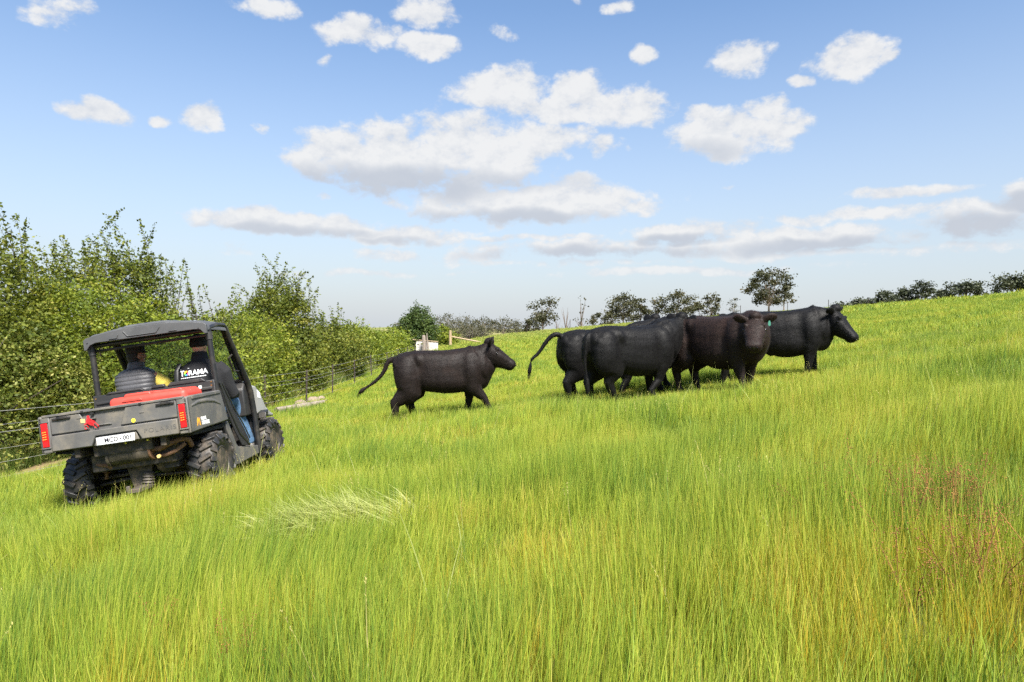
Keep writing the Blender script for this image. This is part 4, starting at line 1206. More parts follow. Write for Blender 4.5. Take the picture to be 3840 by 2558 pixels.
# stickers on the tailgate: small rider on a quad with a box, yellow dot
def f(m):
    y = -.0015
    def disc(cx, cz, r, n=18): m.lathe([(0, r), (.0015, r)], (cx, .004, cz), (0, -1, 0), n)
    def poly(p): m.prism(p, 1, .002, .0038)
    for cx in (-.275, -.175):
        # wheel as a ring
        rings = [(cx + .022 * math.cos(t), cx, t) for t in ()]
        m.tube([(cx + .017 * math.cos(t), .003, .889 + .017 * math.sin(t)) for t in [2 * math.pi * k / 16 for k in range(17)]], .0075, 6, flat=.2, side=(0, 1, 0))
    poly([(-.30, .912), (-.262, .925), (-.225, .902), (-.205, .925), (-.178, .918), (-.158, .905), (-.195, .940), (-.225, .940), (-.245, .932), (-.285, .932)])
    poly([(-.268, .925), (-.235, .925), (-.222, .955), (-.235, .978), (-.262, .975), (-.275, .95)])
    poly([(-.235, .972), (-.205, .950), (-.185, .938), (-.190, .930), (-.212, .940), (-.24, .955)])
    poly([(-.225, .935), (-.20, .915), (-.20, .895), (-.212, .895), (-.213, .91), (-.238, .925)])
    m.lathe([(0, .014), (.0018, .014)], (-.248, .004, .990), (0, -1, 0), 16)
part('rider_sticker', M_REDP, f, tailgate, 0)
part('delivery_box_sticker', M_CREAM, lambda m: m.prism([(-.325, .940), (-.282, .937), (-.281, .975), (-.324, .978)], 1, .0008, .003), tailgate, .0)
part('dot_sticker', M_YEL, lambda m: m.lathe([(0, .021), (.0015, .021)], (.19, .0035, .893), (0, -1, 0), 20), tailgate, 0)
# sticker on the tray side
RS = Matrix.Rotation(R(90), 4, 'Z') @ Matrix.Rotation(R(90), 4, 'X')
part('arch_sticker', M_ARCH, lambda m: [m.tube([(.7425, y + d, .745 + z) for d, z in ((-.036, 0), (-.026, .055), (-.016, .078), (-.006, .055), (.0, .012), (.006, .055), (.016, .078), (.026, .055), (.036, 0))], .0085, 6, flat=.25, side=(0, 1, 0)) for y in (.205,)], buggy, 0)
flat_text('RURAL', .052, (.7434, .335, .808), M_WHITE, buggy, 'side_lettering', .002, RS, .85)
flat_text('DELIVERIES', .052, (.7434, .375, .764), M_WHITE, buggy, 'side_lettering', .002, RS, .74)

# headboard between cab and tray
def f(m):
    m.box(-.675, .69, .865, .895, .80, 1.205)
    m.prism([(-.53, 1.20), (-.10, 1.20), (-.14, 1.225), (-.49, 1.225)], 1, .855, .90)
    m.prism([(-.02, 1.20), (.14, 1.20), (.12, 1.235), (.01, 1.235)], 1, .852, .905)
    m.prism([(.16, 1.20), (.60, 1.20), (.55, 1.24), (.20, 1.24)], 1, .855, .90)
    m.prism([(-.64, 1.10), (.66, 1.10), (.66, 1.135), (.30, 1.135), (.26, 1.16), (.0, 1.16), (-.04, 1.135), (-.26, 1.135), (-.29, 1.115), (-.36, 1.115), (-.39, 1.135), (-.64, 1.135)], 1, .850, .87)
hb = part('headboard', M_PLAST2, f, bevel=.008)
for x, z in ((-.645, 1.17), (-.635, 1.125), (.655, 1.185), (.652, 1.145)):
    part('screw', M_BRASS, lambda m: m.lathe([(0, .011), (.006, .009)], (x, .866, z), (0, -1, 0), 10), hb, 0)
part('white_decal', M_WHITE, lambda m: m.box(.515, .548, .846, .849, 1.125, 1.158), hb, 0)

# cage
cage = part('roll_cage', M_TUBE, lambda m: [m.tube([(-.66, .95, 1.76), (.66, .95, 1.77)], .024, 10), m.tube([(-.655, .95, 1.70), (.655, .95, 1.715)], .016, 8),
      m.tube([(-.65, 1.42, 1.83), (.65, 1.42, 1.83)], .022, 10), m.tube([(-.66, .95, 1.10), (.66, .95, 1.10)], .022, 10)], bevel=0)
for s in (-1, 1):
    part('rear_pillar', M_TUBE, lambda m: m.tube([(s * .665, .945, 1.78), (s * .665, .952, 1.5), (s * .668, .965, 1.1), (s * .668, .99, .72), (s * .66, 1.04, .45)], .032, 12), cage, 0)
    part('pillar_sleeve', M_PLAST2, lambda m: m.tube([(s * .665, .946, 1.745), (s * .665, .948, 1.66)], .040, 12), cage, 0)
    part('roof_rail', M_TUBE, lambda m: m.tube([(s * .665, .945, 1.79), (s * .668, 1.2, 1.84), (s * .67, 1.40, 1.845), (s * .672, 1.46, 1.80)], .028, 12), cage, 0)
    part('front_pillar', M_TUBE, lambda m: m.tube([(s * .672, 1.43, 1.825), (s * .678, 1.58, 1.60), (s * .684, 1.72, 1.40), (s * .69, 1.90, 1.15), (s * .695, 1.96, 1.02), (s * .70, 1.985, .70), (s * .70, 1.99, .26)], [.03, .032, .034, .036, .036, .034, .034], 12), cage, 0)
    part('grab_handle', M_TUBE, lambda m: m.tube([(s * .65, 1.62, 1.50), (s * .61, 1.60, 1.46), (s * .61, 1.70, 1.30), (s * .655, 1.76, 1.29)], .012, 8), cage, 0)
# roof: a moulded sheet with ribs, closed underneath
def roof():
    nx, ny = 85, 26
    xs = np.linspace(-.69, .69, nx); ys = np.linspace(.845, 1.50, ny)
    top = []
    for y in ys:
        row = []
        for x in xs:
            u = x / .69
            z = 1.850 + .080 * (1 - abs(u) ** 2.6)
            if abs(x) < .30: z += .014
            for g in (-.27, .27):
                z -= .020 * math.exp(-((x - g) / .022) ** 2)
            z -= .010 * math.exp(-((x - .0) / .012) ** 2) * .5
            z += .012 * math.exp(-((abs(x) - .60) / .05) ** 2)
            e = min(y - .845, 1.50 - y)
            z -= .030 * math.exp(-(e / .030))
            se = .69 - abs(x)
            z -= .050 * math.exp(-(se / .03))
            z += .012 * (y - .845)
            row.append((x, y, z))
        top.append(row)
    m = MB()
    V = [p for r in top for p in r]
    F = [(j * nx + i, j * nx + i + 1, (j + 1) * nx + i + 1, (j + 1) * nx + i) for j in range(ny - 1) for i in range(nx - 1)]
    m.add(V, F)
    # underside
    V2 = [(x, y, min(1.80, z - .03)) for x, y, z in V]
    m.add(V2, [tuple(reversed(q)) for q in F])
    n = len(V)
    edge = [i for i in range(nx)] + [j * nx + nx - 1 for j in range(1, ny)] + [(ny - 1) * nx + i for i in range(nx - 2, -1, -1)] + [j * nx for j in range(ny - 2, 0, -1)]
    for a in range(len(edge)):
        b = (a + 1) % len(edge)
        m.f.append((edge[a], n + edge[a], n + edge[b], edge[b]))
    o = m.build('roof', M_ROOF, buggy, 0, 45)
    # rear fascia, deeper towards the corners
    def f(q):
        pts = [(-.69, 1.715), (-.66, 1.715), (-.62, 1.765), (-.55, 1.785), (.55, 1.785), (.62, 1.775), (.66, 1.725), (.69, 1.725), (.69, 1.825)]
        up = [(x, 1.838 + .065 * (1 - abs(x / .69) ** 2.6)) for x in (.66, .5, .3, .1, -.1, -.3, -.5, -.66)]
        q.prism(pts + up + [(-.69, 1.825)], 1, .838, .875)
        for x0, x1 in ((-.24, .18),):
            q.prism([(x0 + .05, 1.805), (x1 - .05, 1.805), (x1, 1.868), (x1 - .012, 1.868), (x1 - .056, 1.813), (x0 + .056, 1.813), (x0 + .012, 1.868), (x0, 1.868)], 1, .828, .84)
        q.prism([(.27, 1.80), (.36, 1.80), (.36, 1.808), (.27, 1.808)], 1, .828, .84)
        q.prism([(-.40, 1.80), (-.31, 1.80), (-.29, 1.845), (-.298, 1.845), (-.316, 1.808), (-.40, 1.808)], 1, .828, .84)
    part('rear_fascia', M_ROOF, f, o, .007)
    for x in (-.645, .60, -.30, .31):
        part('rivet', M_TUBE, lambda q: q.lathe([(0, .008), (.004, .007)], (x, .838, 1.79), (0, -1, 0), 10), o, 0)
    return o
roof()
# windscreen with dark surround
def f(m):
    a, b = (1.445, 1.815), (1.895, 1.17)
    off = .004
    m.add([(-.64, a[0], a[1]), (.64, a[0], a[1]), (.64, b[0], b[1]), (-.64, b[0], b[1]),
           (-.64, a[0] + off, a[1] + off), (.64, a[0] + off, a[1] + off), (.64, b[0] + off, b[1] + off), (-.64, b[0] + off, b[1] + off)],
          [(0, 1, 2, 3), (7, 6, 5, 4), (0, 4, 5, 1), (1, 5, 6, 2), (2, 6, 7, 3), (3, 7, 4, 0)])
ws = part('windscreen', M_GLASS, f, bevel=0, smooth=0)
for s in (-1, 1):
    part('seal', M_TUBE, lambda m: m.tube([(s * .63, 1.442, 1.81), (s * .63, 1.89, 1.168)], [.022, .03], 8, flat=.5), ws, 0)
part('seal', M_TUBE, lambda m: m.tube([(-.63, 1.885, 1.172), (.63, 1.885, 1.172)], .022, 8), ws, 0)
# cab: seat, dash, wheel, floor
part('seat_back', M_VINYL, lambda m: m.box(-.62, .62, 1.02, 1.13, .78, 1.19), bevel=.04, seg=3)
part('seat_base', M_VINYL, lambda m: m.box(-.62, .62, 1.06, 1.58, .66, .80), bevel=.04, seg=3)
part('dashboard', M_PLAST2, lambda m: m.prism([(1.80, .72), (1.80, 1.06), (1.88, 1.15), (2.06, 1.16), (2.10, .72)], 0, -.66, .66), bevel=.02)
part('cab_floor', M_PLAST2, lambda m: m.box(-.64, .64, 1.0, 2.15, .28, .34))
part('firewall', M_PLAST2, lambda m: m.box(-.66, .66, 2.06, 2.12, .30, 1.0))
part('steering_wheel', M_VINYL, lambda m: (m.tube([(-.33 + .17 * math.cos(t), 1.62 + .17 * math.sin(t) * .45, 1.14 + .17 * math.sin(t) * .88) for t in [2 * math.pi * k / 24 for k in range(25)]], .014, 8),
     m.tube([(-.33, 1.62, 1.14), (-.33, 1.86, 1.0)], .022, 8), m.tube([(-.49, 1.62, 1.14), (-.17, 1.62, 1.14)], .012, 6), m.tube([(-.33, 1.62, 1.14), (-.33, 1.55, .99)], .012, 6)), bevel=0)
# nose and fenders
def f(m):
    rings = []
    for y, zt, zb, hw in ((2.08, 1.10, .55, .60), (2.3, 1.07, .50, .60), (2.6, 1.0, .46, .57), (2.85, .90, .46, .52), (2.95, .80, .50, .45)):
        rings.append(ring_se((0, y, (zt + zb) / 2), Vector((1, 0, 0)), Vector((0, 0, 1)), hw, (zt - zb) / 2, (zt - zb) / 2, n=24, e=4))
    m.loft(rings)
part('bonnet', M_PLAST2, f, bevel=0)
for s in (-1, 1):
    def f(m):
        prof = [(2.03, 1.05), (2.10, 1.10), (2.22, 1.08), (2.40, .95), (2.52, .80), (2.66, .72), (2.80, .68), (2.80, .64), (2.60, .66), (2.45, .72), (2.30, .74), (2.10, .70), (2.03, .74)]
        m.prism(prof, 0, min(s * .54, s * .68), max(s * .54, s * .68))
    fd = part('front_fender', M_SILVER, f, bevel=.03, seg=3)
    part('fender_glint', M_WHITE, lambda m: m.prism([(2.24, .93), (2.34, .91), (2.35, .985), (2.26, 1.03)], 0, min(s * .680, s * .684), max(s * .680, s * .684)), fd, 0)  # white patch standing in for a reflection on the fender
    part('marker_lamp', M_TUBE, lambda m: m.prism([(2.10, .66), (2.22, .70), (2.25, .76), (2.13, .73)], 0, min(s * .70, s * .80), max(s * .70, s * .80)), bevel=.008)
    part('rocker_panel', M_PLAST, lambda m: m.prism([(1.04, .20), (1.26, .20), (2.02, .23), (2.02, .33), (1.30, .40), (1.04, .62)], 0, min(s * .58, s * .70), max(s * .58, s * .70)), bevel=.012)
    part('rear_fender', M_PLAST, lambda m: m.prism([(.98, .72), (1.05, .72), (1.22, .45), (1.30, .20), (1.22, .20), (1.12, .46), (1.0, .62)], 0, min(s * .50, s * .712), max(s * .50, s * .712)), bevel=.01)
# side net on the open door
for s in (-1, 1):
    def f(m):
        m.prism([(.955, 1.16), (1.03, 1.14), (1.20, .92), (1.50, .62), (1.66, .44), (1.63, .37), (1.40, .40), (1.22, .60), (1.07, .86)], 0, s * .704 - .006, s * .704 + .006)
    nt = part('side_net', M_NET, f, bevel=.003)
    part('net_strap', M_VINYL, lambda m: m.tube([(s * .712, .96, 1.17), (s * .715, 1.12, .86), (s * .715, 1.35, .56), (s * .712, 1.64, .38)], .018, 8, flat=.4, side=(0, 0, 1)), nt, 0)
    part('net_strap', M_VINYL, lambda m: m.tube([(s * .714, 1.02, 1.16), (s * .718, 1.25, .88), (s * .718, 1.50, .64), (s * .714, 1.67, .46)], .014, 8, flat=.4, side=(0, 0, 1)), nt, 0)

# wheels
def wheel(c, s, steer=0.0):
    root = empty('wheel'); root.parent = buggy
    root.matrix_local = Matrix.Translation(c) @ Matrix.Rotation(steer, 4, 'Z')
    W, Ro, Ri = .135, .305, .165
    m = MB()
    prof = [(-W * .80, Ri), (-W * .98, Ri + .03), (-W * 1.06, Ri + .08), (-W * .98, Ro - .03), (-W * .80, Ro - .008), (-W * .4, Ro), (0, Ro + .002), (W * .4, Ro), (W * .80, Ro - .008), (W * .98, Ro - .03), (W * 1.06, Ri + .08), (W * .98, Ri + .03), (W * .80, Ri)]
    m.lathe(prof, (0, 0, 0), (1, 0, 0), 40)
    nl = 17
    for k in range(nl):
        for side in (-1, 1):
            a = 2 * math.pi * (k + (0.5 if side > 0 else 0)) / nl
            Mx = Matrix.Rotation(a, 4, 'X')
            # slanted bar from the middle of the tread to the shoulder, then down the shoulder
            L = Mx @ Matrix.Translation((side * W * .42, 0, Ro)) @ Matrix.Rotation(side * R(28), 4, 'Z')
            m.box(-W * .50, W * .50, -.022, .022, -.01, .024, L)
            L2 = Mx @ Matrix.Translation((side * W * .98, side * -.018, Ro - .035)) @ Matrix.Rotation(side * R(58), 4, 'Y')
            m.box(-.04, .034, -.024, .024, -.01, .016, L2)
    m.build('tyre', M_TYRE, root, .004, 40, 1)
    r = MB()
    r.lathe([(s * W * .85, Ri + .008), (s * W * .90, Ri - .006), (s * W * .70, Ri - .02), (s * W * .30, Ri - .028), (s * W * .12, .10), (s * W * .30, .075), (s * W * .34, .03), (s * W * .34, .005)], (0, 0, 0), (1, 0, 0), 32)
    r.lathe([(-s * W * .80, Ri + .004), (-s * W * .78, Ri - .015), (-s * W * .1, Ri - .03), (s * W * .1, .06)], (0, 0, 0), (1, 0, 0), 32)
    rim = r.build('rim', M_RIM, root, 0, 30)
    q = MB()
    for k in range(6):
        a = 2 * math.pi * k / 6
        q.tube([(s * W * .36, .05 * math.cos(a), .05 * math.sin(a)), (s * W * .46, .10 * math.cos(a), .10 * math.sin(a)), (s * W * .66, .142 * math.cos(a), .142 * math.sin(a))], [.02, .017, .022], 6)
    q.build('spoke', M_RIM, root, 0, 40)
    h = MB(); h.lathe([(s * W * .30, .034), (s * W * .62, .03), (s * W * .68, .012)], (0, 0, 0), (1, 0, 0), 14)
    h.build('hub_cap', M_ALLOY, root, 0, 40)
    return root
for s in (-1, 1):
    wheel((s * .650, .62, .318), s)
    wheel((s * .640, 2.46, .318), s, R(-3))

# underside
part('chassis', M_FRAME, lambda m: (m.box(-.40, .46, .22, 2.3, .42, .60), m.box(-.30, .30, .10, .50, .58, .72), m.box(-.46, -.40, .05, 1.0, .60, .73), m.box(.40, .46, .05, 1.0, .60, .73)), bevel=.012)
part('muffler', M_MUFF, lambda m: (m.lathe([(-.005, .03), (0, .085), (.012, .095), (.40, .095), (.412, .085), (.415, .03)], (-.17, .20, .565), (1, 0, .02), 24), m.tube([(-.165, .2, .56), (-.19, .2, .56)], .1, 20)), bevel=0)
part('muffler_band', M_RUST, lambda m: m.lathe([(0, .10), (.022, .10)], (.235, .20, .573), (1, 0, .02), 24), bevel=.004)
part('muffler_bracket', M_RUST, lambda m: (m.tube([(-.20, .2, .62), (-.22, .24, .44)], [.02, .028], 8), m.tube([(-.36, .24, .50), (-.22, .22, .47)], .022, 8)), bevel=.004)
part('exhaust_pipe', M_RUST, lambda m: (m.tube([(.24, .17, .58), (.34, .15, .575), (.46, .15, .615), (.56, .18, .64), (.59, .26, .62), (.58, .34, .55)], .027, 10), m.tube([(.57, .22, .585), (.50, .16, .53), (.40, .16, .505), (.30, .2, .50)], .019, 8)), bevel=0)
part('skid_plate', M_FRAME, lambda m: (m.prism([(-.14, .50), (.17, .50), (.12, .30), (.06, .16), (-.06, .16), (-.10, .34)], 1, .34, .37), m.box(-.20, .44, .36, .42, .44, .52)), bevel=.006)
for s in (-1, 1):
    part('suspension_arm', M_FRAME, lambda m: (m.tube([(s * .08, .40, .30), (s * .52, .55, .26)], .024, 8, flat=.7), m.tube([(s * .08, .82, .30), (s * .52, .66, .26)], .022, 8, flat=.7),
        m.tube([(s * .12, .42, .44), (s * .54, .60, .40)], .020, 8)), bevel=0)
    part('drive_shaft', M_ALLOY, lambda m: m.tube([(s * .10, .60, .33), (s * .56, .62, .32)], .018, 8), bevel=0)
    def f(m):
        a, b = Vector((s * .34, .42, .70)), Vector((s * .44, .52, .32))
        m.tube([a, b], .020, 8)
        pts = [a.lerp(b, k / 60) + Vector((.036 * math.cos(k * .75), .036 * math.sin(k * .75), 0)) for k in range(6, 52)]
        m.tube(pts, .008, 6)
    part('shock_absorber', M_RUST if s < 0 else M_FRAME, f, bevel=0)
part('gaiter', M_ALLOY, lambda m: m.lathe([(-.075, .05), (-.06, .062), (-.045, .05), (-.03, .064), (-.015, .052), (0, .066), (.015, .054), (.03, .066), (.045, .055), (.06, .06), (.075, .045)], (.085, .36, .27), (.15, 0, 1), 16), bevel=0)
part('tow_hitch', M_ALLOY, lambda m: (m.box(.03, .15, .02, .30, .185, .225), m.box(.02, .055, .02, .05, .20, .26)), bevel=.006)
part('gearbox', M_FRAME, lambda m: (m.ell((.28, .42, .42), (.13, .12, .12)), m.box(.30, .44, .30, .40, .36, .50)), bevel=0)
part('clamp', M_CREAM, lambda m: m.lathe([(0, .02), (.03, .02)], (.33, .15, .50), (0, -1, 0), 10), bevel=.004)
part('loom_cable', M_NET, lambda m: m.tube([(-.62, .10, .70), (-.56, .06, .665), (-.48, .05, .66), (-.42, .08, .70)], .010, 6), bevel=0)
for x0 in (.06, .28):
    part('loom_clip', M_YEL, lambda m: m.box(x0, x0 + .015, .03, .05, .675, .69), bevel=0)
for s in (-1, 1):
    part('wheel_liner', M_NET, lambda m: m.prism([(.14, .70), (.98, .70), (1.10, .50), (1.16, .30), (1.12, .30), (1.02, .52), (.94, .66), (.14, .66)], 0, min(s * .42, s * .70), max(s * .42, s * .70)), bevel=.005)

# red container riding in the tray
def f(m):
    m.box(-.205, .605, .30, .74, .765, 1.14)
tub = MB(); f(tub)
tub_o = tub.build('red_storage_tub', M_REDTUB, None, .05, 40, 4)
tub_o.matrix_world = VM
tag(tub_o, 'red plastic tub sitting in the buggy tray behind the seats', 'container')
part('lid_ridge', M_REDTUB, lambda m: m.prism([(-.06, 1.12), (.24, 1.12), (.22, 1.165), (-.04, 1.165)], 1, .33, .72), tub_o, .014, seg=3)
part('lid_shoulder', M_REDTUB, lambda m: m.prism([(.24, 1.12), (.57, 1.12), (.55, 1.156), (.25, 1.156)], 1, .33, .72), tub_o, .014, seg=3)
part('handle_recess', M_REDTUB, lambda m: m.prism([(-.06, 1.085), (.16, 1.085), (.13, 1.11), (-.03, 1.11)], 1, .292, .31), tub_o, .004)

# ---------------------------------------------------------------- riders
M_SKIN1 = plain('tan_skin', (0.30, 0.16, 0.10), 0.5, noise=(12, .12))
M_SKIN2 = plain('fair_skin', (0.52, 0.29, 0.21), 0.5, noise=(12, .1))
M_HAIR = plain('dark_hair', (0.012, 0.010, 0.009), 0.6, bump=(140, .8))
M_KNIT = plain('black_knit', (0.006, 0.006, 0.007), 0.9, bump=(150, .9))
M_JACKET = plain('black_fleece', (0.008, 0.008, 0.010), 0.85, bump=(90, .5), noise=(5, .25))
M_VEST = plain('charcoal_puffer', (0.065, 0.065, 0.070), 0.5, bump=(45, .5), noise=(4, .2))
M_YSL = plain('yellow_cotton', (0.82, 0.64, 0.11), 0.8, bump=(40, .5))
M_DENIM = plain('blue_denim', (0.075, 0.15, 0.26), 0.85, noise=(20, .3), bump=(120, .5))
M_CAP = plain('black_cap', (0.007, 0.007, 0.008), 0.7, bump=(90, .4))
M_BOOT = plain('grey_boot', (0.14, 0.13, 0.12), 0.6, bump=(40, .4))
M_PRINT = plain('white_print', (0.85, 0.85, 0.85), 0.6)

def torso_rings(cx, cy, zs, lean=0.0, n=28):
    return [ring_se((cx, cy + lean * (z - .9), z), Vector((1, 0, 0)), Vector((0, 1, 0)), a, b, b, n=n, e=2.6) for z, a, b in zs]

def figure(name, label, cx, cy, skin, hand_l, hand_r, elb_l, elb_r, knee_l, knee_r, foot_l, foot_r, head_c, turn, grow=1.0):
    """one continuous body: torso, neck, head with face, arms with hands, legs"""
    m = MB()
    g = grow
    m.loft(torso_rings(cx, cy, [(.80, .15, .11), (.88, .17, .12), (1.0, .155, .105), (1.15, .17, .11), (1.30, .185, .11), (1.40, .16, .095), (1.455, .08, .07)], .04))
    hc = Vector(head_c)
    m.tube([(cx, cy + .02, 1.42), (hc.x, hc.y - .03, hc.z - .10)], [.062 * g, .055 * g], 14)
    Mh = Matrix.Rotation(turn, 3, 'Z')
    m.ell(hc + Vector((0, 0, .01)), (.076 * g, .095 * g, .112 * g), Mh, 20, 14)
    m.ell(hc + Mh @ Vector((0, .035, -.06)), (.055 * g, .06 * g, .065 * g), Mh, 16, 10)     # jaw
    m.ell(hc + Mh @ Vector((0, .103, -.005)), (.014, .02, .026), Mh, 10, 8)           # nose
    m.ell(hc + Mh @ Vector((0, .088, -.052)), (.028, .012, .010), Mh, 10, 8)          # lips
    m.ell(hc + Mh @ Vector((0, .085, .028)), (.05, .014, .012), Mh, 10, 8)           # brow
    for s in (-1, 1):
        m.ell(hc + Mh @ Vector((s * .078, -.005, -.005)), (.012, .022, .034), Mh, 10, 8)   # ear
    for s, el, hd in ((-1, elb_l, hand_l), (1, elb_r, hand_r)):
        sh = Vector((cx + s * .185, cy + .01, 1.375))
        el = Vector(el); hd = Vector(hd)
        m.tube([sh, sh.lerp(el, .5), el, el.lerp(hd, .4), hd], [.06, .052, .043, .042, .028], 10)
        d = (hd - el).normalized(); sd = d.cross(Vector((0, 0, 1))).normalized()
        m.ell(hd + d * .045, (.04, .045, .022))
        for k, L in ((-1.5, .06), (-.5, .072), (.5, .07), (1.5, .055)):
            b = hd + d * .075 + sd * (k * .018)
            m.tube([b - d * .02, b + d * (L * .5), b + d * (L * .75) + Vector((0, 0, -.03))], [.010, .009, .007], 6)
        b = hd + d * .03 - sd * (s * .035)
        m.tube([b, b + d * .03 - sd * (s * .02), b + d * .055 - sd * (s * .018) + Vector((0, 0, -.012))], [.012, .010, .008], 6)
    for s, kn, ft in ((-1, knee_l, foot_l), (1, knee_r, foot_r)):
        hp = Vector((cx + s * .09, cy + .03, .86)); kn = Vector(kn); ft = Vector(ft)
        m.tube([hp, hp.lerp(kn, .5), kn, kn.lerp(ft, .35), ft], [.085, .075, .057, .055, .038], 12)
        m.tube([ft + Vector((0, -.05, -.01)), ft + Vector((0, .07, -.03)), ft + Vector((0, .16, -.045))], [.04, .042, .03], 8)
    o = link(name, remeshed(m, name, .0085, 4, .5), skin)
    o.matrix_world = VM
    tag(o, label, 'person')
    for s in (-1, 1):
        e = MB(); e.ell(hc + Mh @ Vector((s * .03, .083, .008)), (.012, .008, .008), Mh, 8, 6); e.build('eye', M_EYE, o, 0)
    return o, hc, Mh

def garment(name, mat, parent, fn, voxel=.0095, it=4):
    m = MB(); fn(m); return link(name, remeshed(m, name, voxel, it, .5), mat, parent)

# driver in the quilted vest
drv, hc, Mh = figure('person', 'person in dark quilted vest over yellow sleeves and black cap, seated on the left', -.375, 1.26, M_SKIN1,
    (-.44, 1.60, 1.20), (-.20, 1.60, 1.19), (-.60, 1.42, 1.13), (-.05, 1.40, 1.17), (-.46, 1.72, .90), (-.28, 1.72, .90), (-.46, 1.92, .42), (-.28, 1.92, .42), (-.372, 1.325, 1.615), R(-38))
m = MB()
zs = []
for k in range(85):
    z = .80 + k * .0080
    u = (z - .80) / .672
    a = np.interp(u, [0, .3, .6, .80, .89, .95, 1.0], [.165, .185, .215, .238, .228, .18, .115]); b = np.interp(u, [0, .3, .6, .80, .89, .95, 1.0], [.155, .155, .152, .148, .138, .115, .085])
    q = abs(math.sin(math.pi * (z - .80) / .048)) ** .7 * .006
    zs.append((z, a + q, b + q))
m.loft(torso_rings(-.375, 1.26, zs, .04, 40))
m.build('quilted_vest', M_VEST, drv, 0, 60)
garment('vest_collar', M_VEST, drv, lambda m: (m.tube([(-.375, 1.28, 1.42), (-.372, 1.29, 1.48), (-.372, 1.30, 1.535)], [(.112, .10), (.098, .09), (.090, .085)], 24, side=(1, 0, 0))))
garment('yellow_shirt', M_YSL, drv, lambda m: [(m.tube([(-.375 + s * .17, 1.29, 1.37), tuple(Vector((-.375 + s * .2, 1.28, 1.37)).lerp(Vector(e), .55)), e, tuple(Vector(e).lerp(Vector(h), .5)), tuple(Vector(e).lerp(Vector(h), .85))], [.07, .09, .08, .062, .048], 14)) for s, e, h in ((-1, (-.60, 1.42, 1.13), (-.44, 1.60, 1.20)), (1, (-.05, 1.40, 1.17), (-.20, 1.60, 1.19)))])
garment('hair', M_HAIR, drv, lambda m: (m.ell(hc + Mh @ Vector((0, -.022, .0)), (.083, .088, .092), Mh, 20, 14), m.ell(hc + Mh @ Vector((0, -.05, -.05)), (.066, .05, .055), Mh, 14, 10)))
garment('cap', M_CAP, drv, lambda m: (m.loft([ring_se(hc + Vector((0, 0, z)) + Mh @ Vector((0, -.006 + sh, 0)), Mh @ Vector((1, 0, 0)), Mh @ Vector((0, 1, 0)), a, b, b, n=24, e=2.2) for z, a, b, sh in ((.03, .088, .105, 0), (.075, .090, .108, 0), (.115, .092, .108, .004), (.128, .07, .085, .004))]),
    m.loft([ring_se(hc + Mh @ Vector((0, y, z)), Mh @ Vector((1, 0, 0)), Vector((0, 0, 1)), a, .008, .008, n=16) for y, z, a in ((.06, .045, .08), (.10, .042, .078), (.125, .036, .06))])), .0075)
garment('trousers', M_VINYL, drv, lambda m: [(m.tube([(-.375 + s * .09, 1.27, .86), tuple(Vector((-.375 + s * .09, 1.29, .86)).lerp(Vector(k), .5)), k, tuple(Vector(k).lerp(Vector(ft), .5)), ft], [.105, .095, .075, .07, .06], 14)) for s, k, ft in ((-1, (-.46, 1.72, .90), (-.46, 1.92, .44)), (1, (-.28, 1.72, .90), (-.28, 1.92, .44)))])

# passenger in the printed fleece
pas, hc2, Mh2 = figure('person', 'person in black printed jacket, beanie and jeans, seated on the right', .385, 1.255, M_SKIN2,
    (.28, 1.66, 1.0), (.60, 1.70, 1.02), (.12, 1.42, 1.08), (.675, 1.40, 1.03), (.30, 1.74, .92), (.52, 1.78, .93), (.34, 2.0, .42), (.575, 2.04, .36), (.382, 1.33, 1.635), R(-12), 1.06)
def f(m):
    m.loft(torso_rings(.385, 1.255, [(.80, .22, .155), (.95, .225, .155), (1.10, .24, .155), (1.25, .258, .152), (1.34, .255, .142), (1.41, .20, .118), (1.455, .115, .092)], .04))
    m.tube([(.385, 1.285, 1.43), (.384, 1.30, 1.50), (.384, 1.308, 1.555)], [(.112, .10), (.096, .09), (.086, .082)], 20, side=(1, 0, 0))
    for s, e, h in ((-1, (.12, 1.42, 1.08), (.28, 1.66, 1.0)), (1, (.675, 1.40, 1.03), (.60, 1.70, 1.02))):
        sh = Vector((.385 + s * .19, 1.27, 1.37)); e = Vector(e); h = Vector(h)
        m.tube([sh, sh.lerp(e, .3) + Vector((s * .03, 0, .02)), sh.lerp(e, .7), e, e.lerp(h, .5), e.lerp(h, .92)], [.085, .092, .082, .074, .064, .052], 14)
jk = garment('printed_jacket', M_JACKET, pas, f)
garment('beanie', M_KNIT, pas, lambda m: (m.ell(hc2 + Vector((0, -.012, .045)), (.094, .110, .100), Mh2, 20, 14), m.loft([ring_se(hc2 + Vector((0, -.012, z)), Vector((1, 0, 0)), Vector((0, 1, 0)), a, a * 1.17, a * 1.17, n=26) for z, a in ((-.012, .090), (.0, .095), (.035, .096), (.05, .092))])), .0075)
garment('jeans', M_DENIM, pas, lambda m: [(m.tube([(.385 + s * .09, 1.27, .87), tuple(Vector((.385 + s * .09, 1.29, .88)).lerp(Vector(k), .5)), k, tuple(Vector(k).lerp(Vector(ft), .5)), ft], [.11, .10, .082, .075, .066], 14)) for s, k, ft in ((-1, (.30, 1.74, .92), (.34, 2.0, .44)), (1, (.52, 1.78, .93), (.575, 2.04, .38)))])
for ft in ((.34, 2.0, .40), (.575, 2.04, .36)):
    garment('boot', M_BOOT, pas, lambda m: (m.tube([(ft[0], ft[1] - .06, ft[2] - .03), (ft[0], ft[1] + .06, ft[2] - .035), (ft[0], ft[1] + .15, ft[2] - .055), (ft[0], ft[1] + .19, ft[2] - .06)], [.05, .056, .05, .03], 12), m.tube([(ft[0], ft[1], ft[2] + .08), (ft[0], ft[1], ft[2] - .04)], .055, 12)), .009)
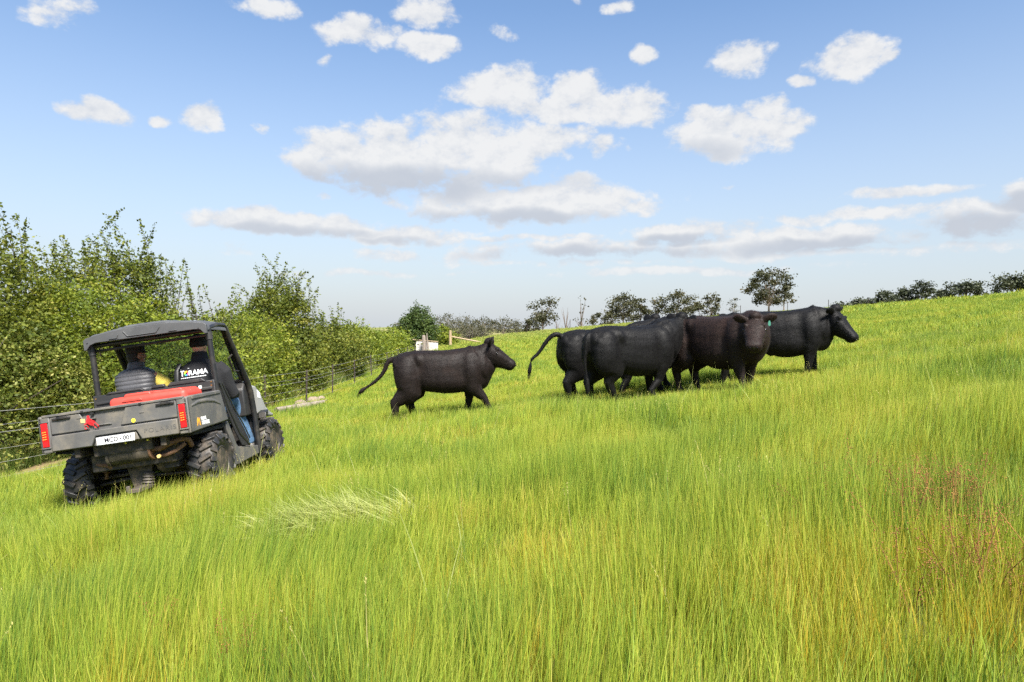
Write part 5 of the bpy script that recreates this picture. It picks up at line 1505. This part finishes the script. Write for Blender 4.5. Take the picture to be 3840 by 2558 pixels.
part('shoulder_strap', M_VINYL, lambda m: m.tube([(.19, 1.18, 1.445), (.165, 1.125, 1.37), (.16, 1.105, 1.25), (.17, 1.10, 1.12)], .026, 8, flat=.35, side=(1, 0, 0)), pas, 0)
# print on the back of the jacket follows the cloth
bvh = BVHTree.FromPolygons([v.co for v in jk.data.vertices], [tuple(p.vertices) for p in jk.data.polygons])
def decal(me, cx, cz, mat, name, sx=1.0, lift=.004):
    for v in me.vertices:
        x, z = cx + v.co.x * sx, cz + v.co.y
        hit = bvh.ray_cast(Vector((x, .8, z)), Vector((0, 1, 0)))[0]
        y = (hit.y if hit is not None else 1.12) - lift
        v.co = (x, y, z)
    return link(name, me, mat, pas)
CXP, CZP = .352, 1.325
decal(text_mesh('T', .088, 0, .0025), CXP - .132, CZP, M_PRINT, 'jacket_lettering')
decal(text_mesh('RAMA', .078, 0, .0022, spacing=1.06), CXP + .058, CZP - .003, M_PRINT, 'jacket_lettering', 1.02)
def flatpoly(pts_list):
    m = MB()
    for p in pts_list: m.add([(x, y, 0) for x, y in p], [tuple(range(len(p)))])
    return m.mesh('print')
cols = [(0.75, .06, .05), (.85, .45, .03), (.75, .7, .05), (.1, .45, .12), (.05, .3, .6), (.4, .1, .45)]
for k, c in enumerate(cols):
    a0, a1 = 2 * math.pi * k / 6, 2 * math.pi * (k + 1) / 6
    p = [(.030 * math.cos(a), .030 * math.sin(a)) for a in np.linspace(a0, a1, 6)] + [(.012 * math.cos(a), .012 * math.sin(a)) for a in np.linspace(a1, a0, 6)]
    decal(flatpoly([p]), CXP - .078, CZP - .001, plain('logo_print_%d' % k, c, .6), 'logo_segment')
decal(flatpoly([[(-.19, -.003), (-.07, .006), (-.07, .012), (-.19, .004)]]), CXP + .025, CZP + .048, M_PRINT, 'print_bar')
decal(flatpoly([[(-.155 + k * .026, -.005), (-.135 + k * .026, -.005), (-.135 + k * .026, .004), (-.155 + k * .026, .004)] for k in range(12)]), CXP + .0, CZP - .052, M_PRINT, 'print_bar')

# ---------------------------------------------------------------- grass
def grass_material(name, stops, dry, seedy=0.0, transl=.42):
    """blade colour from a per-blade random, patches across the paddock and the height on the blade"""
    m, t, out = material(name)
    rnd = t.new('ShaderNodeAttribute', attribute_name='rnd').outputs['Fac']
    hgt = t.new('ShaderNodeAttribute', attribute_name='hgt').outputs['Fac']
    pos = t.new('ShaderNodeNewGeometry').outputs['Position']
    fl = t.v('MULTIPLY', pos, (1, 1, 0))
    big = t.noise(fl, .42, 3, .55); mid = t.noise(fl, 2.1, 3, .6)
    f = t.m('ADD', t.m('MULTIPLY', rnd, .46), t.m('ADD', t.m('MULTIPLY', t.ramp(big, .34, .66), .36), t.m('MULTIPLY', t.ramp(mid, .32, .68), .22)))
    c = t.cr(f, stops)
    # dying stems low down
    low = t.m('MULTIPLY', t.ramp(hgt, .55, .0), t.ramp(rnd, .35, .95))
    c = t.mix(t.m('MULTIPLY', low, .40), c, dry)
    # paler ripening tips
    c = t.mix(t.m('MULTIPLY', t.ramp(hgt, .55, 1.0), t.m('MULTIPLY', t.ramp(rnd, .2, .8), .42)), c, (0.50, 0.48, 0.13))
    if seedy:
        sp = t.new('ShaderNodeSeparateXYZ'); t.put(sp.inputs[0], pos)
        far = t.m('MULTIPLY', t.ramp(sp.outputs[1], 55, 112), t.ramp(t.m('ADD', rnd, mid), .75, 1.35))
        c = t.mix(t.m('MULTIPLY', far, seedy), c, (0.36, 0.30, 0.15))
    b = t.new('ShaderNodeBsdfPrincipled')
    b.inputs['Roughness'].default_value = .5; b.inputs['Specular IOR Level'].default_value = .22
    t.put(b.inputs['Base Color'], c)
    tr = t.new('ShaderNodeBsdfTranslucent'); t.put(tr.inputs['Color'], t.mix(1.0, c, (1.15, 1.1, .6), 'MULTIPLY'))
    mx = t.new('ShaderNodeMixShader'); mx.inputs[0].default_value = transl
    t.l.new(b.outputs[0], mx.inputs[1]); t.l.new(tr.outputs[0], mx.inputs[2]); t.l.new(mx.outputs[0], out.inputs[0])
    return m
M_GRASS = grass_material('meadow_grass', [(0, (0.060, 0.125, 0.026)), (.22, (0.125, 0.220, 0.034)), (.48, (0.265, 0.355, 0.040)), (.74, (0.375, 0.410, 0.050)), (.90, (0.50, 0.41, 0.085)), (1, (0.48, 0.27, 0.060))], (0.34, 0.22, 0.050), seedy=.6, transl=.36)
M_PALEG = grass_material('pale_flattened_grass', [(0, (0.24, 0.30, 0.07)), (.5, (0.38, 0.42, 0.14)), (1, (0.58, 0.57, 0.28))], (0.34, 0.28, 0.10))
M_STRAW = grass_material('straw', [(0, (0.30, 0.26, 0.09)), (.5, (0.40, 0.35, 0.14)), (1, (0.48, 0.41, 0.20))], (0.34, 0.26, 0.10), transl=.25)
M_DARKG = grass_material('rank_grass', [(0, (0.06, 0.11, 0.022)), (.5, (0.11, 0.17, 0.034)), (1, (0.24, 0.23, 0.075))], (0.20, 0.15, 0.06))
M_ORANGE = grass_material('ripening_grass', [(0, (0.17, 0.25, 0.030)), (.45, (0.33, 0.34, 0.036)), (.8, (0.50, 0.37, 0.042)), (1, (0.50, 0.27, 0.045))], (0.40, 0.20, 0.04))
M_SORREL = plain('red_sorrel_seed', (0.24, 0.105, 0.03), .9, noise=(20, .5))

def blades(rs, n, radius, hmin, hmax, wid, lean=.16, droop=.25, segs=3, wind=(.05, 0), base=None):
    """verts, faces, height attr, random attr for a tuft of ribbons"""
    r = radius * np.sqrt(rs.uniform(0, 1, n)); a = rs.uniform(0, 2 * np.pi, n)
    B = np.stack([r * np.cos(a), r * np.sin(a), np.zeros(n)], 1) if base is None else base
    H = rs.uniform(hmin, hmax, n) * (0.75 + .25 * rs.uniform(0, 1, n) ** 2)
    d = np.stack([rs.normal(wind[0], lean, n), rs.normal(wind[1], lean, n)], 1)
    cv = rs.uniform(.2, 1, n) * droop
    yaw = rs.uniform(0, 2 * np.pi, n)
    W = wid * rs.uniform(.6, 1.3, n)
    rows = []; hv = []
    for k in range(segs + 1):
        u = k / segs
        px = B[:, 0] + d[:, 0] * H * (u + cv * u * u * 1.6); py = B[:, 1] + d[:, 1] * H * (u + cv * u * u * 1.6)
        pz = H * (u - cv * .55 * u * u * u) - .02
        w = W * (1 - u) ** .55 * (.75 if k == 0 else 1) if k < segs else W * .08
        ox, oy = np.cos(yaw) * w * .5, np.sin(yaw) * w * .5
        rows.append(np.stack([px - ox, py - oy, pz], 1)); rows.append(np.stack([px + ox, py + oy, pz], 1))
        hv += [np.full(n, u)] * 2
    V = np.stack(rows, 1)                                     # n, 2*(segs+1), 3
    q = 2 * (segs + 1)
    k0 = (np.arange(n) * q)[:, None]
    F = np.concatenate([k0 + np.array([2 * k, 2 * k + 1, 2 * k + 3, 2 * k + 2])[None, :] for k in range(segs)], 0)
    return V.reshape(-1, 3), F, np.stack(hv, 1).ravel(), np.repeat(rs.uniform(0, 1, n), q)

def tuft_mesh(name, mat, parts):
    Vs, Fs, Hs, Rs = [], [], [], []; o = 0
    for V, F, H, Rn in parts:
        Vs.append(V); Fs.append(F + o); Hs.append(H); Rs.append(Rn); o += len(V)
    V = np.concatenate(Vs); F = np.concatenate(Fs)
    me = np_mesh(name, V, F.ravel(), np.full(len(F), 4))
    fattr(me, 'hgt', np.concatenate(Hs)); fattr(me, 'rnd', np.concatenate(Rs))
    me.materials.append(mat)
    return me

def seed_head(rs, n, radius, hmin, hmax, r_head, l_head, stem=.003, lean=.14):
    """flowering stems: ribbon stem with a fuzzy ear made of short bristles"""
    parts = []
    V, F, H, Rn = blades(rs, n, radius, hmin, hmax, stem, lean, .35, 4)
    parts.append((V, F, H, Rn))
    q = 10
    tips = V.reshape(n, q, 3)[:, 8:10].mean(1); sub = V.reshape(n, q, 3)[:, 6:8].mean(1)
    ax = tips - sub; ax /= np.linalg.norm(ax, axis=1)[:, None]
    m = 16
    base = np.repeat(tips - ax * l_head * .1, m, 0) + np.repeat(ax, m, 0) * (rs.uniform(-.55, .5, n * m) * l_head)[:, None]
    dv = np.repeat(ax, m, 0) * .9 + rs.normal(size=(n * m, 3)) * .45
    dv /= np.linalg.norm(dv, axis=1)[:, None]
    sd = np.cross(dv, rs.normal(size=(n * m, 3))); sd /= np.linalg.norm(sd, axis=1)[:, None]
    L = r_head * rs.uniform(.7, 1.3, n * m)[:, None]
    Q = np.stack([base - sd * L * .18, base + sd * L * .18, base + dv * L + sd * L * .05, base + dv * L - sd * L * .05], 1).reshape(-1, 3)
    F2 = (np.arange(n * m) * 4)[:, None] + np.arange(4)[None, :]
    parts.append((Q, F2, np.ones(len(Q)), np.repeat(np.repeat(rs.uniform(.4, 1, n), m), 4)))
    return parts

def variants(colname, meshes):
    c = bpy.data.collections.new(colname)
    for k, me in enumerate(meshes):
        o = bpy.data.objects.new('%s_%02d' % (colname, k), me)
        c.objects.link(o)
    return c

def scatter(name, P, rot, scale, idx, coll, label, cat):
    """one object; geometry nodes put a tuft on every point"""
    me = bpy.data.meshes.new(name)
    me.vertices.add(len(P)); me.vertices.foreach_set('co', P.astype(np.float32).ravel())
    a = me.attributes.new('rot', 'FLOAT_VECTOR', 'POINT'); a.data.foreach_set('vector', rot.astype(np.float32).ravel())
    a = me.attributes.new('scl', 'FLOAT_VECTOR', 'POINT'); a.data.foreach_set('vector', scale.astype(np.float32).ravel())
    a = me.attributes.new('idx', 'INT', 'POINT'); a.data.foreach_set('value', idx.astype(np.int32))
    o = link(name, me); tag(o, label, cat, kind='stuff')
    g = bpy.data.node_groups.new(name + '_scatter', 'GeometryNodeTree')
    g.interface.new_socket('Geometry', in_out='INPUT', socket_type='NodeSocketGeometry')
    g.interface.new_socket('Geometry', in_out='OUTPUT', socket_type='NodeSocketGeometry')
    N = g.nodes; L = g.links
    gi = N.new('NodeGroupInput'); go = N.new('NodeGroupOutput')
    ci = N.new('GeometryNodeCollectionInfo'); ci.inputs['Collection'].default_value = coll
    ci.inputs['Separate Children'].default_value = True; ci.inputs['Reset Children'].default_value = True
    ip = N.new('GeometryNodeInstanceOnPoints'); ip.inputs['Pick Instance'].default_value = True
    def attr(nm, typ):
        n = N.new('GeometryNodeInputNamedAttribute'); n.data_type = typ; n.inputs['Name'].default_value = nm
        return n.outputs['Attribute']
    L.new(gi.outputs[0], ip.inputs['Points']); L.new(ci.outputs[0], ip.inputs['Instance'])
    L.new(attr('idx', 'INT'), ip.inputs['Instance Index'])
    L.new(attr('rot', 'FLOAT_VECTOR'), ip.inputs['Rotation']); L.new(attr('scl', 'FLOAT_VECTOR'), ip.inputs['Scale'])
    L.new(ip.outputs[0], go.inputs[0])
    md = o.modifiers.new('scatter', 'NODES'); md.node_group = g
    return o

rg = np.random.RandomState(21)
V0 = [tuft_mesh('tuft', M_GRASS, [blades(rg, 52, .11, .20, .52, .0038, .085, .30, 4)]) for k in range(6)]
V1 = [tuft_mesh('tuft', M_GRASS, [blades(rg, 64, .19, .19, .44, .0066, .12, .32, 3)]) for k in range(5)]
V2 = [tuft_mesh('tuft', M_GRASS, [blades(rg, 64, .36, .19, .36, .016, .16, .32, 2)]) for k in range(4)]
V3 = [tuft_mesh('tuft', M_GRASS, [blades(rg, 80, .95, .17, .34, .045, .22, .35, 2)]) for k in range(4)]
GC = variants('meadow_tuft', V0 + V1 + V2 + V3)
ranges = [(0, 6), (6, 11), (11, 15), (15, 19)]
def zone(y0, y1, dens, z, soft=.15, tmax=.98):
    """random points between two distances, across the view and a little past it"""
    A = tmax * (y1 * y1 - y0 * y0) + 2.4 * (y1 - y0)
    n = int(A * dens)
    y = np.sqrt(rg.uniform(y0 * y0, y1 * y1, n)) * (1 + rg.normal(0, soft * .3, n))
    x = rg.uniform(-1, 1, n) * (tmax * y + 1.2)
    k = rg.randint(ranges[z][0], ranges[z][1], n)
    keep = x > np.interp(y, [0, 10, 20, 40, 80, 130], [-9.0, -8.6, -8.7, -9.3, -11, -16])
    # bare ground in the strip under the hedge
    return x[keep], y[keep], k[keep]
parts = [zone(1.5, 7.2, 112, 0), zone(6.8, 18, 36, 1), zone(17, 46, 10.5, 2), zone(44, 133, 1.7, 3, .05)]
gx = np.concatenate([p[0] for p in parts]); gy = np.concatenate([p[1] for p in parts]); gk = np.concatenate([p[2] for p in parts])
def lump(x, y):
    """uneven sward: taller and shorter patches"""
    return (.5 + .25 * np.sin(x * 2.1 + 1.7 * np.sin(y * 1.3)) + .25 * np.sin(y * 2.7 + 1.3 * np.sin(x * 1.9 + 2)))
hs = .55 + .80 * lump(gx, gy) * rg.uniform(.7, 1.2, len(gx))
# shorter where the wheels and the herd have been, and along the fence
def near(x, y, cx, cy, r): return np.exp(-((gx - cx) ** 2 + (gy - cy) ** 2) / (r * r))
hs *= 1 - .42 * near(gx, gy, -3.7, 7.6, 1.9)
for cx_, cy_ in ((1.8, 13.2), (2.3, 12.0), (3.6, 11.6), (5.2, 12.8), (3.8, 13)):
    hs *= 1 - .36 * near(gx, gy, cx_, cy_, 1.3)
hs *= 1 - .18 * sstep(9, 12, gy)
hs *= np.where(gx < -7.6, .55, 1)
GP = np.stack([gx, gy, terrain(gx, gy)], 1)
def swept(ax, ay, yaw):
    """euler angles of a random turn followed by a lean in a common direction"""
    cx_, sx_, cy_, sy_, cz_, sz_ = np.cos(ax), np.sin(ax), np.cos(ay), np.sin(ay), np.cos(yaw), np.sin(yaw)
    # Ry(ay) @ Rx(ax) @ Rz(yaw)
    r00 = cy_ * cz_ + sy_ * sx_ * sz_; r10 = cx_ * sz_; r20 = -sy_ * cz_ + cy_ * sx_ * sz_
    r21 = sy_ * sz_ + cy_ * sx_ * cz_; r22 = cy_ * cx_
    return np.stack([np.arctan2(r21, r22), -np.arcsin(np.clip(r20, -1, 1)), np.arctan2(r10, r00)], 1)
wave = np.sin(gx * 1.1 + 1.5 * np.sin(gy * .8)) * np.sin(gy * 1.4 + gx * .5)
rot = swept(-.05 * wave + rg.normal(0, .06, len(gx)), .07 + .22 * np.maximum(wave, 0) - .10 * np.maximum(-wave, 0) + rg.normal(0, .06, len(gx)), rg.uniform(0, 6.28, len(gx)))
scl = np.stack([np.ones(len(gx)), np.ones(len(gx)), hs], 1)
scatter('grass', GP, rot, scl, gk, GC, 'lush green meadow grass covering the whole paddock', 'grass')

# wind-laid pale patch
n = 95
px = np.concatenate([rg.normal(-1.28, .12, 60), rg.normal(-1.0, .16, 25), rg.normal(-1.5, .10, 10)]); py = np.concatenate([rg.normal(4.66, .08, 60), rg.normal(4.8, .12, 25), rg.normal(4.6, .08, 10)])
FC = variants('laid_tuft', [tuft_mesh('laid', M_PALEG, [blades(rg, 26, .10, .30, .46, .0050, .10, .7, 4, wind=(.35, .1))]) for k in range(4)])
rot = np.stack([rg.normal(0, .3, n), np.abs(rg.normal(.75, .3, n)), rg.normal(2.6, .6, n)], 1)
scatter('flattened_grass', np.stack([px, py, terrain(px, py) + .12], 1), rot, np.ones((n, 3)), rg.randint(0, 4, n), FC, 'pale patch of wind flattened grass in front of the buggy', 'grass')

# seed heads above the sward
SC_ = variants('seeding_stem', [tuft_mesh('stem', M_STRAW, seed_head(rg, 2, .10, .40, .62, .011, .10, .003, .16)) for k in range(5)] + [tuft_mesh('stem', M_PALEG, [blades(rg, 3, .10, .45, .75, .0055, .22, .6, 5)]) for k in range(3)])
n = 760
y = np.sqrt(rg.uniform(2.2 ** 2, 20 ** 2, n)); x = rg.uniform(-1, 1, n) * (.85 * y + .5)
ok = x > -7.5; x, y = x[ok], y[ok]; n = len(x)
scatter('seed_heads', np.stack([x, y, terrain(x, y)], 1), np.stack([rg.normal(0, .12, n), rg.normal(0, .12, n), rg.uniform(0, 6.28, n)], 1), np.repeat(rg.uniform(.7, 1.1, n)[:, None], 3, 1), rg.randint(0, 8, n), SC_, 'scattered pale grass seed heads above the meadow', 'grass')

# ripening orange tussocks, mostly to the right
OC = variants('tussock', [tuft_mesh('tussock', M_ORANGE, [blades(rg, 60, .16, .26, .56, .0036, .10, .35, 4)]) for k in range(4)])
x = np.concatenate([rg.normal(2.35, .55, 120), rg.uniform(-2.2, 3, 90), rg.normal(1.2, .5, 50)]); y = np.concatenate([rg.normal(3.9, .75, 120), rg.uniform(2.1, 3.8, 90), rg.normal(2.6, .3, 50)])
n = len(x)
scatter('tussock_grass', np.stack([x, y, terrain(x, y)], 1), np.stack([rg.normal(0, .08, n), rg.normal(0, .08, n), rg.uniform(0, 6.28, n)], 1), np.repeat(rg.uniform(.6, 1.02, n)[:, None], 3, 1), rg.randint(0, 4, n), OC, 'taller ripening yellow orange grass in the right foreground', 'grass')

# red sorrel
def sorrel(rs):
    m = MB()
    for s in range(3):
        dx, dy = rs.normal(0, .10, 2); H = rs.uniform(.26, .42)
        b = rs.normal(0, .04, 2)
        top = Vector((b[0] + dx, b[1] + dy, H))
        m.tube([(b[0], b[1], 0), (b[0] + dx * .4, b[1] + dy * .4, H * .55), tuple(top)], [.002, .0018, .0012], 4)
        for k in range(60):
            u = rs.uniform(.45, 1.02)
            c = Vector((b[0] + dx * u, b[1] + dy * u, H * u)) + Vector(rs.normal(0, .018, 3))
            r = rs.uniform(.0014, .0034)
            m.add([c + Vector((r, 0, 0)), c + Vector((0, r, 0)), c + Vector((-r, 0, 0)), c + Vector((0, -r, 0)), c + Vector((0, 0, r * 1.3)), c - Vector((0, 0, r * 1.3))], [(0, 1, 4), (1, 2, 4), (2, 3, 4), (3, 0, 4), (1, 0, 5), (2, 1, 5), (3, 2, 5), (0, 3, 5)])
    me = m.mesh('sorrel'); me.materials.append(M_SORREL); return me
RC = variants('sorrel_stem', [sorrel(rg) for k in range(4)])
x = np.concatenate([rg.normal(2.15, .26, 26), rg.normal(1.95, .2, 10), rg.normal(-1.0, .2, 2), rg.normal(-1.5, .2, 1)]); y = np.concatenate([rg.normal(3.25, .28, 26), rg.normal(2.55, .12, 10), rg.normal(2.7, .15, 2), rg.normal(2.9, .15, 1)])
n = len(x)
scatter('red_sorrel', np.stack([x, y, terrain(x, y)], 1), np.stack([rg.normal(0, .12, n), rg.normal(0, .12, n), rg.uniform(0, 6.28, n)], 1), np.repeat(rg.uniform(.75, 1.15, n)[:, None], 3, 1), rg.randint(0, 4, n), RC, 'reddish brown sorrel seed stems, mostly in the right foreground', 'weeds')

# rank grass and dead stalks at the foot of the hedge
HC = variants('hedge_tuft', [tuft_mesh('rank', M_DARKG, [blades(rg, 44, .28, .35, .95, .012, .14, .35, 3)]) for k in range(3)] + [tuft_mesh('dead', M_STRAW, [blades(rg, 12, .3, .5, 1.15, .014, .28, .3, 3)]) for k in range(2)])
n = 1500
y = rg.uniform(7, 50, n); x = np.interp(y, [7, 14, 19, 30, 50], [-10.0, -9.9, -8.6, -8.7, -9.2]) - np.abs(rg.normal(0, .45, n)) + .15
idx = np.where(rg.uniform(0, 1, n) < np.where((y > 17) & (y < 24), .45, .10), rg.randint(3, 5, n), rg.randint(0, 3, n))
scatter('hedge_grass', np.stack([x, y, terrain(x, y)], 1), np.stack([rg.normal(0, .1, n), rg.normal(0, .1, n), rg.uniform(0, 6.28, n)], 1), np.repeat(rg.uniform(.5, 1.0, n)[:, None], 3, 1), idx, HC, 'rank grass and dead stalks along the foot of the hedge', 'grass')
